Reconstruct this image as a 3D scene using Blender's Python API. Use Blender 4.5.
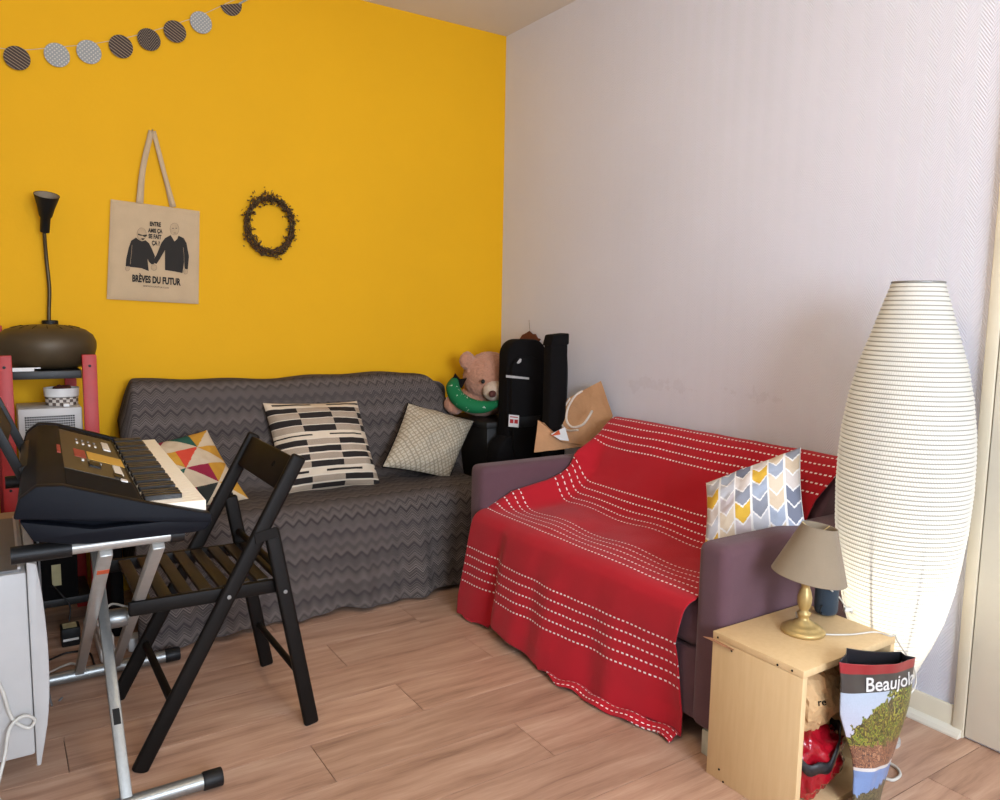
import bpy, bmesh, math, random
import numpy as np
from mathutils import Vector, Matrix, noise
for _o in list(bpy.data.objects): bpy.data.objects.remove(_o)
S = bpy.context.scene
COL = S.collection
PI = math.pi
random.seed(7)

# ------------------------------------------------------------------ camera
F = 773.324; YAW, PITCH, ROLL = 0.579928, 0.113108, 0.0172563
CAM = Vector((-2.28253, -3.48325, 1.19002))
FW = Vector((math.sin(YAW)*math.cos(PITCH), math.cos(YAW)*math.cos(PITCH), -math.sin(PITCH)))
_r = FW.cross(Vector((0, 0, 1))).normalized(); _u = _r.cross(FW)
RT = _r*math.cos(ROLL)+_u*math.sin(ROLL); UP = -_r*math.sin(ROLL)+_u*math.cos(ROLL)
cd = bpy.data.cameras.new('camera'); cam = bpy.data.objects.new('camera', cd); COL.objects.link(cam)
cam.matrix_world = Matrix(((RT.x, UP.x, -FW.x, CAM.x), (RT.y, UP.y, -FW.y, CAM.y), (RT.z, UP.z, -FW.z, CAM.z), (0, 0, 0, 1)))
cd.sensor_fit = 'HORIZONTAL'; cd.sensor_width = 36; cd.lens = F/1000*36; cd.clip_start = .02
S.camera = cam
def ray(x, y): return FW+RT*((x-500)/F)-UP*((y-400)/F)
def at_z(x, y, z): d = ray(x, y); return CAM+d*((z-CAM.z)/d.z)
def at_x(x, y, X): d = ray(x, y); return CAM+d*((X-CAM.x)/d.x)
def at_y(x, y, Y): d = ray(x, y); return CAM+d*((Y-CAM.y)/d.y)

# ------------------------------------------------------------------ world, lights, exposure
w = bpy.data.worlds.new('world'); S.world = w; w.use_nodes = True
w.node_tree.nodes['Background'].inputs[0].default_value = (.62, .76, 1, 1)
w.node_tree.nodes['Background'].inputs[1].default_value = 1.0
S.view_settings.view_transform = 'Standard'; S.view_settings.look = 'None'
S.view_settings.exposure = 0.0; S.view_settings.gamma = 1; S.view_settings.use_curve_mapping = False
def lamp(name, kind, loc, power, color, **k):
    d = bpy.data.lights.new(name, kind); d.energy = power; d.color = color
    for a, b in k.items(): setattr(d, a, b)
    o = bpy.data.objects.new(name, d); COL.objects.link(o); o.location = loc
    return o
# daylight coming in through the window of the rear wall (behind the camera)
wl = lamp('window_daylight', 'AREA', (-1.7, -5.52, 1.5), 270, (.74, .85, 1), shape='RECTANGLE', size=1.7, size_y=1.6)
wl.rotation_euler = (PI/2, 0, 0)
PENDANT = Vector((-1.5, -2.55, 2.33)); PENDANT_POWER = 22
FLOOR_LAMP_POWER = 1.0

# ------------------------------------------------------------------ helpers
def lin(c):
    return tuple(((x/12.92) if x <= .04045 else ((x+.055)/1.055)**2.4) for x in (v/255 for v in c))
def L4(c): return lin(c)+(1,)
class E:   # small expression wrapper around Math nodes
    def __init__(s, t, sock): s.t, s.s = t, sock
    def op(s, o, b=None, c=None):
        n = s.t.nodes.new('ShaderNodeMath'); n.operation = o
        s.t.links.new(s.s, n.inputs[0])
        for i, x in ((1, b), (2, c)):
            if x is None: continue
            if isinstance(x, E): s.t.links.new(x.s, n.inputs[i])
            else: n.inputs[i].default_value = x
        return E(s.t, n.outputs[0])
    def __add__(s, b): return s.op('ADD', b)
    def __sub__(s, b): return s.op('SUBTRACT', b)
    def __mul__(s, b): return s.op('MULTIPLY', b)
    def __truediv__(s, b): return s.op('DIVIDE', b)
    def fract(s): return s.op('FRACT')
    def floor(s): return s.op('FLOOR')
    def abs(s): return s.op('ABSOLUTE')
    def lt(s, b): return s.op('LESS_THAN', b)
    def gt(s, b): return s.op('GREATER_THAN', b)
    def sin(s): return s.op('SINE')
    def tri(s): return (s.fract()-.5).abs()*2     # triangle wave 0..1
    def max(s, b): return s.op('MAXIMUM', b)
def newmat(name, rough=.6, metal=0, spec=.5):
    m = bpy.data.materials.new(name); m.use_nodes = True; t = m.node_tree
    b = t.nodes['Principled BSDF']
    b.inputs['Roughness'].default_value = rough; b.inputs['Metallic'].default_value = metal
    b.inputs['Specular IOR Level'].default_value = spec
    return m, t, b
def coord(t, kind='Object'):
    n = t.nodes.new('ShaderNodeTexCoord'); return n.outputs[kind]
def sep(t, sock):
    n = t.nodes.new('ShaderNodeSeparateXYZ'); t.links.new(sock, n.inputs[0])
    return [E(t, n.outputs[i]) for i in range(3)]
def mapping(t, sock, scale=(1, 1, 1)):
    n = t.nodes.new('ShaderNodeMapping'); t.links.new(sock, n.inputs[0]); n.inputs['Scale'].default_value = scale
    return n.outputs[0]
def noise_tex(t, sock, scale, detail=3, rough=.55):
    n = t.nodes.new('ShaderNodeTexNoise'); t.links.new(sock, n.inputs['Vector'])
    n.inputs['Scale'].default_value = scale; n.inputs['Detail'].default_value = detail; n.inputs['Roughness'].default_value = rough
    return E(t, n.outputs['Fac'])
def mix(t, fac, a, b):
    n = t.nodes.new('ShaderNodeMix'); n.data_type = 'RGBA'
    if isinstance(fac, E): t.links.new(fac.s, n.inputs[0])
    else: n.inputs[0].default_value = fac
    for i, x in ((6, a), (7, b)):
        if isinstance(x, bpy.types.NodeSocket): t.links.new(x, n.inputs[i])
        else: n.inputs[i].default_value = x
    return n.outputs[2]
def bump(t, b, h, strength=.3, dist=.002):
    n = t.nodes.new('ShaderNodeBump'); t.links.new(h.s, n.inputs['Height'])
    n.inputs['Strength'].default_value = strength; n.inputs['Distance'].default_value = dist
    t.links.new(n.outputs[0], b.inputs['Normal'])
def plain(name, c, rough=.6, metal=0, var=.12, nscale=30, bstr=.15, bdist=.0015, spec=.5, c2=None):
    m, t, b = newmat(name, rough, metal, spec)
    nz = noise_tex(t, coord(t), nscale, 4)
    d = c2 if c2 else tuple(max(0, x*(1-var*2)) for x in c)
    t.links.new(mix(t, nz, L4(c), L4(d)), b.inputs['Base Color'])
    if bstr: bump(t, b, noise_tex(t, coord(t), nscale*6, 2), bstr, bdist)
    return m
def fabric(name, c, scale=600, var=.08, rough=.9, bstr=.4):
    m, t, b = newmat(name, rough, 0, .2)
    o = coord(t); nz = noise_tex(t, o, 14, 4); fine = noise_tex(t, o, scale, 2)
    b.inputs['Sheen Weight'].default_value = .15
    base = mix(t, nz, L4(c), L4(tuple(x*(1-2*var) for x in c)))
    t.links.new(mix(t, fine*.35, base, L4(tuple(x*.6 for x in c))), b.inputs['Base Color'])
    bump(t, b, fine, bstr, .0015)
    return m
def vcol(name, rough=.85, spec=.2, bscale=500, bstr=.3):
    m, t, b = newmat(name, rough, 0, spec)
    a = t.nodes.new('ShaderNodeAttribute'); a.attribute_name = 'col'
    nz = noise_tex(t, coord(t), bscale, 2)
    t.links.new(mix(t, nz*.25, a.outputs['Color'], L4((90, 80, 75))), b.inputs['Base Color'])
    if bstr: bump(t, b, nz, bstr, .001)
    return m

class MB:
    def __init__(s): s.v, s.f = [], []
    def add(s, vs, fs):
        o = len(s.v); s.v += [Vector(p) for p in vs]; s.f += [[i+o for i in f] for f in fs]; return s
    def box(s, lo, hi, M=None):
        x0, y0, z0 = lo; x1, y1, z1 = hi
        vs = [Vector(p) for p in ((x0, y0, z0), (x1, y0, z0), (x1, y1, z0), (x0, y1, z0), (x0, y0, z1), (x1, y0, z1), (x1, y1, z1), (x0, y1, z1))]
        if M: vs = [M @ p for p in vs]
        return s.add(vs, [(0, 3, 2, 1), (4, 5, 6, 7), (0, 1, 5, 4), (1, 2, 6, 5), (2, 3, 7, 6), (3, 0, 4, 7)])
    def bar(s, p0, p1, wd, th, side):      # rectangular bar from p0 to p1; wd across `side` x axis, th along `side`
        p0, p1, side = Vector(p0), Vector(p1), Vector(side).normalized()
        a = (p1-p0).normalized(); c = a.cross(side).normalized(); sd = c.cross(a)
        vs = []
        for p in (p0, p1):
            for i, j in ((-1, -1), (1, -1), (1, 1), (-1, 1)): vs.append(p+c*(wd/2*i)+sd*(th/2*j))
        return s.add(vs, [(0, 3, 2, 1), (4, 5, 6, 7), (0, 1, 5, 4), (1, 2, 6, 5), (2, 3, 7, 6), (3, 0, 4, 7)])
    def tube(s, path, r, n=10, cap=True, closed=False):
        P = [Vector(p) for p in path]; k = len(P); rs = r if isinstance(r, (list, tuple)) else [r]*k
        nv = None; vs = []
        for i in range(k):
            if closed: t = P[(i+1) % k]-P[i-1]
            else: t = P[min(i+1, k-1)]-P[max(i-1, 0)]
            t = t.normalized() if t.length > 0 else Vector((0, 0, 1))
            if nv is None: nv = t.orthogonal().normalized()
            else:
                nv = nv-t*nv.dot(t); nv = nv.normalized() if nv.length > 1e-6 else t.orthogonal().normalized()
            b = t.cross(nv)
            for j in range(n):
                a = 2*PI*j/n; vs.append(P[i]+(nv*math.cos(a)+b*math.sin(a))*rs[i])
        fs = []
        for i in range(k if closed else k-1):
            q = (i+1) % k
            for j in range(n):
                j2 = (j+1) % n; fs.append((i*n+j, i*n+j2, q*n+j2, q*n+j))
        if cap and not closed: fs += [tuple(range(n-1, -1, -1)), tuple((k-1)*n+j for j in range(n))]
        return s.add(vs, fs)
    def lathe(s, prof, c=(0, 0, 0), n=32, M=None, cap=True):
        c = Vector(c); vs = []
        for r, z in prof:
            for j in range(n):
                a = 2*PI*j/n; p = Vector((r*math.cos(a), r*math.sin(a), z))
                vs.append((M @ p if M else p)+c)
        fs = []
        for i in range(len(prof)-1):
            for j in range(n):
                j2 = (j+1) % n; fs.append((i*n+j, i*n+j2, (i+1)*n+j2, (i+1)*n+j))
        if cap: fs += [tuple(range(n-1, -1, -1)), tuple((len(prof)-1)*n+j for j in range(n))]
        return s.add(vs, fs)
    def prism(s, poly, d0, d1, M=None):    # poly in local XY, extruded along Z from d0 to d1
        k = len(poly); vs = [Vector((x, y, d0)) for x, y in poly]+[Vector((x, y, d1)) for x, y in poly]
        if M: vs = [M @ p for p in vs]
        fs = [tuple(range(k-1, -1, -1)), tuple(range(k, 2*k))]
        for i in range(k): j = (i+1) % k; fs.append((i, j, j+k, i+k))
        return s.add(vs, fs)
    def grid(s, P, wrap=False):
        a, b = len(P), len(P[0]); fs = []
        for i in range(a-1):
            for j in range(b if wrap else b-1):
                k = (j+1) % b; fs.append((i*b+j, i*b+k, (i+1)*b+k, (i+1)*b+j))
        return s.add([p for r in P for p in r], fs)
    def sphere(s, c, r, n=16, M=None):
        r = Vector((r, r, r)) if not hasattr(r, '__len__') else Vector(r); c = Vector(c); vs = []
        for i in range(n//2+1):
            th = PI*i/(n//2)
            for j in range(n):
                a = 2*PI*j/n; p = Vector((r.x*math.sin(th)*math.cos(a), r.y*math.sin(th)*math.sin(a), r.z*math.cos(th)))
                vs.append((M @ p if M else p)+c)
        fs = []
        for i in range(n//2):
            for j in range(n): j2 = (j+1) % n; fs.append((i*n+j, (i+1)*n+j, (i+1)*n+j2, i*n+j2))
        return s.add(vs, fs)
    def build(s, name, mat, parent=None, smooth=False, bevel=0, seg=2, local=False, merge=False):
        off = Vector((0, 0, 0))
        if parent and not local:
            p = parent
            while p: off += p.location; p = p.parent
        me = bpy.data.meshes.new(name); me.from_pydata([p-off for p in s.v], [], s.f)
        bm = bmesh.new(); bm.from_mesh(me)
        if merge: bmesh.ops.remove_doubles(bm, verts=bm.verts, dist=1e-5)
        bmesh.ops.recalc_face_normals(bm, faces=bm.faces)
        if bevel:
            es = [e for e in bm.edges if len(e.link_faces) == 2 and e.calc_face_angle(0) > .5]
            bmesh.ops.bevel(bm, geom=es, offset=bevel, segments=seg, affect='EDGES', profile=.5, clamp_overlap=True)
        bm.to_mesh(me); bm.free()
        me.materials.append(mat)
        if smooth or bevel:
            me.shade_smooth()
            if bevel or smooth == 'auto': me.set_sharp_from_angle(angle=math.radians(40))
        o = bpy.data.objects.new(name, me); COL.objects.link(o)
        if parent: o.parent = parent
        return o
def tag(o, label, cat, group=None, kind=None):
    o['label'] = label; o['category'] = cat
    if group: o['group'] = group
    if kind: o['kind'] = kind
    return o
def thing(name, label, cat, loc=(0, 0, 0), rotz=0, group=None):
    o = bpy.data.objects.new(name, None); COL.objects.link(o); o.location = loc; o.rotation_euler = (0, 0, rotz)
    o.empty_display_size = .05
    return tag(o, label, cat, group)
def struct(o): o['kind'] = 'structure'; return o
def setcol(me, cols):      # one colour per face
    a = me.color_attributes.new('col', 'FLOAT_COLOR', 'CORNER')
    c = np.ones((len(me.loops), 4), dtype=np.float32); k = 0
    tot = np.empty(len(me.polygons), dtype=np.int32); me.polygons.foreach_get('loop_total', tot)
    c[:, :3] = np.repeat(np.array(cols, dtype=np.float32), tot, axis=0)
    a.data.foreach_set('color', c.ravel())
def surf(name, P, mat, parent=None, uv=None, cols=None, solid=0):   # P: (a,b,3) array, world coordinates
    P = np.asarray(P, dtype=np.float64); a, b, _ = P.shape
    off = np.zeros(3); p = parent
    while p: off += np.array(p.location); p = p.parent
    me = bpy.data.meshes.new(name)
    idx = np.arange(a*b).reshape(a, b)
    q = np.stack([idx[:-1, :-1], idx[:-1, 1:], idx[1:, 1:], idx[1:, :-1]], -1).reshape(-1, 4)
    me.from_pydata((P-off).reshape(-1, 3).tolist(), [], q.tolist())
    if uv is not None:
        l = me.uv_layers.new(name='UVMap'); l.data.foreach_set('uv', np.asarray(uv, dtype=np.float32).reshape(-1, 2)[q.ravel()].ravel())
    if cols is not None: setcol(me, cols)
    me.shade_smooth(); me.materials.append(mat)
    o = bpy.data.objects.new(name, me); COL.objects.link(o)
    if parent: o.parent = parent
    if solid:
        md = o.modifiers.new('thickness', 'SOLIDIFY'); md.thickness = solid; md.offset = 0
    return o
def text_mesh(txt, size, offset=0.0, align='LEFT', shear=0, spacing=1):
    c = bpy.data.curves.new('lettering', 'FONT'); c.body = txt; c.size = size; c.offset = offset; c.align_x = align
    c.resolution_u = 3; c.shear = shear; c.space_character = spacing; c.fill_mode = 'FRONT'
    o = bpy.data.objects.new('lettering_tmp', c); COL.objects.link(o)
    bpy.context.view_layer.update()
    me = bpy.data.meshes.new_from_object(o.evaluated_get(bpy.context.evaluated_depsgraph_get()))
    vs = [v.co.copy() for v in me.vertices]; fs = [tuple(p.vertices) for p in me.polygons]
    bpy.data.objects.remove(o); bpy.data.curves.remove(c); bpy.data.meshes.remove(me)
    return vs, fs
def bez(P, n=24):          # Catmull-Rom through points
    P = [Vector(p) for p in P]; out = []
    Q = [P[0]*2-P[1]]+P+[P[-1]*2-P[-2]]
    for i in range(1, len(Q)-2):
        for k in range(n):
            t = k/n; a, b, c, d = Q[i-1], Q[i], Q[i+1], Q[i+2]
            out.append(.5*((2*b)+(c-a)*t+(2*a-5*b+4*c-d)*t*t+(-a+3*b-3*c+d)*t**3))
    return out+[P[-1]]
def nz(x, y, z=0): return noise.noise(Vector((x, y, z)))

# ------------------------------------------------------------------ materials
def wall_paint(name, c, kind):
    m, t, b = newmat(name, .75, 0, .3); o = coord(t); x, y, z = sep(t, o)
    big = noise_tex(t, o, 1.3, 5)
    col = mix(t, big, L4(c), L4(tuple(v*.93 for v in c)))
    if kind == 'weave':    # woven glass-fibre wallpaper, painted over: chevron relief
        wv = z+(y/.07).tri()*.05
        h = (wv*(2*PI/.011)).sin()+noise_tex(t, o, 160, 2)*1.2
        bump(t, b, h, .42, .0015)
        sm = noise_tex(t, o, 3.2, 6, .7)
        col = mix(t, (sm+((z-.9).abs()*-2.2)+((y+1.35).abs()*-.35)).gt(.42)*.16*noise_tex(t, o, 40, 3), col, L4((140, 120, 122)))
    else:
        bump(t, b, noise_tex(t, o, 90, 4), .25, .002)
    t.links.new(col, b.inputs['Base Color'])
    return m
M_yellow = wall_paint('yellow_wall_paint', (232, 173, 6), 'rough')
M_white = wall_paint('white_woven_wallpaper', (228, 228, 238), 'weave')
M_ceil = wall_paint('ceiling_paint', (226, 220, 212), 'rough')
M_cream = plain('cream_gloss_paint', (226, 216, 192), .4, var=.04, nscale=8, bstr=.08)
M_door = plain('door_paint', (232, 226, 210), .45, var=.03, nscale=6, bstr=.08)
def wood_floor():
    m, t, b = newmat('laminate_oak', .42, 0, .45)
    o = coord(t); oi = t.nodes.new('ShaderNodeObjectInfo'); R = E(t, oi.outputs['Random'])
    x, y, z = sep(t, o)
    cx = t.nodes.new('ShaderNodeCombineXYZ')
    wob = noise_tex(t, o, 3.0, 2)
    t.links.new((x*1.0+R*37).s, cx.inputs[0]); t.links.new((y*11+wob*.5+R*11).s, cx.inputs[1]); t.links.new((R*91).s, cx.inputs[2])
    g = noise_tex(t, cx.outputs[0], 2.2, 8, .62)
    cx2 = t.nodes.new('ShaderNodeCombineXYZ')
    t.links.new((x*3+R*17).s, cx2.inputs[0]); t.links.new((y*70).s, cx2.inputs[1]); t.links.new((R*31).s, cx2.inputs[2])
    fine = noise_tex(t, cx2.outputs[0], 4, 4, .6)
    rp = t.nodes.new('ShaderNodeValToRGB'); t.links.new((g*.8+fine*.2).s, rp.inputs[0])
    el = rp.color_ramp.elements; el[0].position = .30; el[0].color = L4((132, 99, 81)); el[1].position = .70; el[1].color = L4((206, 173, 150))
    e = el.new(.45); e.color = L4((174, 137, 114)); e = el.new(.56); e.color = L4((188, 152, 128))
    hs = t.nodes.new('ShaderNodeHueSaturation'); t.links.new(rp.outputs[0], hs.inputs['Color']); t.links.new((R*.22+.9).s, hs.inputs['Value'])
    t.links.new(hs.outputs[0], b.inputs['Base Color'])
    bump(t, b, fine*.6+g*.4, .12, .001)
    t.links.new((fine*.2+.34).s, b.inputs['Roughness'])
    return m
M_floor = wood_floor()
M_dark_gap = plain('floor_underlay', (40, 28, 22), .9)
M_purple = fabric('purple_brown_upholstery', (104, 74, 82), 700, .06)
M_black = plain('black_plastic', (20, 20, 21), .5, var=.1, nscale=60, bstr=.1, spec=.3)
M_black_matt = plain('black_nylon', (15, 13, 14), .9, var=.12, nscale=80, bstr=.3, spec=.15)
M_chairblack = plain('black_stained_wood', (19, 15, 12), .55, var=.15, nscale=25, bstr=.2, spec=.18)
M_chairslat = plain('worn_black_slat', (52, 41, 27), .5, var=.2, nscale=25, bstr=.2, spec=.25)
M_steel = plain('galvanised_steel', (158, 160, 158), .38, .75, var=.08, nscale=90, bstr=.1)
M_chrome = plain('grey_painted_tube', (178, 176, 170), .35, .4, var=.06, nscale=50, bstr=.05)
M_red_wood = plain('red_painted_wood', (178, 28, 24), .5, var=.08, nscale=30, bstr=.15)
M_white_plastic = plain('white_plastic', (226, 224, 220), .4, var=.03, nscale=20, bstr=.05)
M_white_metal = plain('white_enamel', (188, 186, 183), .45, var=.03, nscale=15, bstr=.04)
M_grille = plain('grey_grille', (112, 112, 112), .5, var=.06)
M_gold = plain('brushed_gold_paint', (206, 176, 114), .4, .5, var=.1, nscale=60, bstr=.15)
M_birch = None
def birch():
    m, t, b = newmat('birch_veneer_board', .5, 0, .4); o = coord(t)
    g = noise_tex(t, mapping(t, o, (14, 14, 1.2)), 6, 5, .6); bl = noise_tex(t, o, 4, 3)
    c1 = mix(t, g, L4((224, 196, 150)), L4((204, 170, 122)))
    t.links.new(mix(t, bl*.4, c1, L4((214, 182, 136))), b.inputs['Base Color'])
    bump(t, b, g, .08, .001)
    return m
M_birch = birch()

# ------------------------------------------------------------------ room
H = 2.6; XL = -2.47; YR = -5.4; XF = -4.2; YA = -2.35
fl = MB().box((XF, YR, -.06), (0, 0, -.013)).build('floor', M_dark_gap); struct(fl)
joints = {0: -.96, 1: -1.34, 2: -.883, 3: -1.256, 4: -1.608, 5: -1.065}
PW = .1968; row = -4
while True:
    y1 = -.744-PW*row; y0 = y1-PW
    if y1 < YR: break
    y1c, y0c = min(y1, 0), max(y0, YR)
    if y1c-y0c > .01:
        j = joints.get(row, -1.3+.38*math.sin(row*2.7)); PL = 1.29
        xs = [j+PL*k for k in range(-5, 6)]
        lim = XL if y1 > YA else XF
        xs = [lim]+[x for x in xs if lim+.02 < x < -.02]+[0]
        for a, b in zip(xs[:-1], xs[1:]):
            g = .0011
            lo, hi = Vector((a+g, y0c+g, -.0125)), Vector((b-g, y1c-g, 0)); c = (lo+hi)/2
            o = MB().box(lo-c, hi-c).build('plank', M_floor, fl, local=True); o.location = c
    row += 1
struct(MB().box((XF-.1, YR-.1, H), (.1, .1, H+.1)).build('ceiling', M_ceil))
struct(MB().box((XL-.15, 0, -.06), (0, .12, H)).build('wall_back', M_yellow))
struct(MB().box((0, YR, -.06), (.12, .12, H)).build('wall_right', M_white))
struct(MB().box((XL-.12, YA, -.06), (XL, 0, H)).build('wall_left', M_ceil))
struct(MB().box((XF, YA, -.06), (XL-.12, YA+.12, H)).build('wall_left_return', M_ceil))
struct(MB().box((XF-.12, YR, -.06), (XF, YA+.12, H)).build('wall_far_left', M_ceil))
wr = MB()
WX0, WX1, WZ0, WZ1 = -2.5, -.9, .75, 2.25
wr.box((XF-.12, YR-.12, -.06), (WX0, YR, H)); wr.box((WX1, YR-.12, -.06), (.12, YR, H))
wr.box((WX0, YR-.12, -.06), (WX1, YR, WZ0)); wr.box((WX0, YR-.12, WZ1), (WX1, YR, H))
struct(wr.build('wall_rear', M_ceil))
win = struct(bpy.data.objects.new('window_1', None)); COL.objects.link(win); win.location = ((WX0+WX1)/2, YR-.05, WZ0)
fr = MB()
fr.box((WX0, YR-.09, WZ0), (WX1, YR-.03, WZ0+.06)); fr.box((WX0, YR-.09, WZ1-.06), (WX1, YR-.03, WZ1))
for x in (WX0, (WX0+WX1)/2-.04, WX1-.06): fr.box((x, YR-.09, WZ0+.06), (x+.06, YR-.03, WZ1-.06))
fr.build('window_frame', M_white_plastic, win)
M_glass, t, b = newmat('window_glass', .02); tr = t.nodes.new('ShaderNodeBsdfTransparent'); mx = t.nodes.new('ShaderNodeMixShader')
mx.inputs[0].default_value = .08; t.links.new(tr.outputs[0], mx.inputs[1]); t.links.new(b.outputs[0], mx.inputs[2]); t.links.new(mx.outputs[0], t.nodes['Material Output'].inputs[0])
mid = (WX0+WX1)/2
MB().box((WX0+.06, YR-.064, WZ0+.06), (mid-.04, YR-.058, WZ1-.06)).build('pane', M_glass, win)
MB().box((mid+.02, YR-.064, WZ0+.06), (WX1-.06, YR-.058, WZ1-.06)).build('pane', M_glass, win)
# baseboard of the right wall and the door beside it
DY = -2.435
bb = MB().box((-.012, DY, 0), (0, -.001, .082)).build('baseboard_right', M_cream, bevel=.004); struct(bb)
q = [( -.012, 0), (-.034, 0), (-.034, .006), (-.029, .016), (-.02, .022), (-.012, .024)]
P = MB(); P.prism([(x, z) for x, z in q], 0, 1)
P.v = [Vector((p.x, DY-.028+(p.z)*(-DY+.02), p.y)) for p in P.v]
P.build('quarter_round', M_door, bb)
struct(MB().box((-.012, YR, 0), (0, -3.42, .082)).build('baseboard_right_end', M_cream, bevel=.004))
dr = struct(bpy.data.objects.new('door_1', None)); COL.objects.link(dr); dr.location = (0, -2.9, 0)
f_ = MB()
f_.box((-.016, -2.468, .0), (0, DY-.0005, 2.12)); f_.box((-.016, -3.41, 0), (0, -3.377, 2.12)); f_.box((-.016, -3.377, 2.085), (0, -2.468, 2.12))
f_.build('door_frame', M_cream, dr, bevel=.003)
MB().box((-.014, -3.374, .008), (0, -2.471, 2.082)).build('door_panel', M_door, dr, bevel=.003)
hd = MB(); hd.tube([(-.012, -3.29, 1.02), (-.06, -3.29, 1.02), (-.062, -3.2, 1.02)], .009); hd.build('door_handle', M_steel, dr, smooth='auto')
struct(MB().box((XL+.0, YA+.002, 0), (XL+.012, -.001, .082)).build('baseboard_left', M_cream, bevel=.004))
# ceiling pendant above and behind the view
pt = thing('pendant_lamp', 'white glass globe pendant lamp hanging from the ceiling', 'lamp', (PENDANT.x, PENDANT.y, H))
MB().lathe([(.05, H-.03), (.055, H-.0005)], (PENDANT.x, PENDANT.y, 0)).build('ceiling_rose', M_white_plastic, pt, smooth='auto')
MB().tube([(PENDANT.x, PENDANT.y, H-.02), (PENDANT.x, PENDANT.y, PENDANT.z+.12)], .004).build('cord', M_white_plastic, pt)
m, t, b = newmat('pendant_glass', .3); b.inputs['Emission Color'].default_value = (1, .82, .58, 1); b.inputs['Emission Strength'].default_value = 3
MB().sphere(PENDANT, .1, 24).build('globe', m, pt, smooth=True)
pl = lamp('pendant_bulb_light', 'POINT', PENDANT, PENDANT_POWER, (1, .80, .54), shadow_soft_size=.11)
pl.data.use_shadow = True
# the globe must not block its own bulb: the light sits just under it
pl.location = PENDANT-Vector((0, 0, .215))

# ------------------------------------------------------------------ red-covered sofa against the right wall
RS_Y0, RS_Y1 = -2.185, -.89      # near and far ends
rs = thing('sofa', 'purple-brown two-seat sofa under a red throw against the white wall', 'sofa', (-.37, -1.51, 0))
def rbox(lo, hi, name, mat, parent, bev=.03, seg=4): return MB().box(lo, hi).build(name, mat, parent, bevel=bev, seg=seg)
rbox((-.70, RS_Y0+.1, .07), (-.03, RS_Y1-.1, .27), 'base', M_purple, rs, .01, 2)
rbox((-.705, RS_Y0+.106, .272), (-.22, RS_Y1-.106, .415), 'seat_cushion', M_purple, rs, .035)
_b = MB().prism([(-.03, .416), (-.03, .70), (-.055, .722), (-.085, .715), (-.24, .50), (-.26, .416)], 0, 1)
_b.v = [Vector((p.x, RS_Y0+.106+p.z*(RS_Y1-RS_Y0-.212), p.y)) for p in _b.v]
_b.build('backrest', M_purple, rs, bevel=.012, seg=3)
for a, b in ((RS_Y0, RS_Y0+.102), (RS_Y1-.102, RS_Y1)):
    rbox((-.725, a, .07), (-.03, b, .592), 'armrest', M_purple, rs, .028)
M_foot = plain('pale_foot_plastic', (206, 206, 186), .5)
for x in (-.715, -.10):
    for y in (RS_Y0+.012, RS_Y1-.062): MB().box((x, y, 0), (x+.05, y+.05, .072)).build('foot', M_foot, rs, bevel=.004)

def red_throw_mat():
    m, t, b = newmat('red_woven_cotton', .88, 0, .15); b.inputs['Sheen Weight'].default_value = .1
    uv = coord(t, 'UV'); u, v, _ = sep(t, uv); o = coord(t)
    fine = noise_tex(t, o, 700, 2); big = noise_tex(t, o, 5, 3)
    per = (v+.255)/.31
    loc = per.fract()*.31                 # position inside the repeat
    ln = loc/.0335
    inband = ln.lt(5)
    thin = (ln.fract()-.35).abs().lt(.075)
    stag = ln.floor()*.37
    dash = ((u/.0175)+stag).fract().lt(.52)
    mask = inband*thin*dash
    base = mix(t, big, L4((188, 33, 45)), L4((170, 26, 38)))
    base = mix(t, fine*.25, base, L4((130, 16, 26)))
    t.links.new(mix(t, mask, base, L4((238, 226, 222))), b.inputs['Base Color'])
    bump(t, b, fine*.5+mask*1.2, .5, .0016)
    return m
def interp(x, xs, ys): return np.interp(x, xs, ys)
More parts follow.
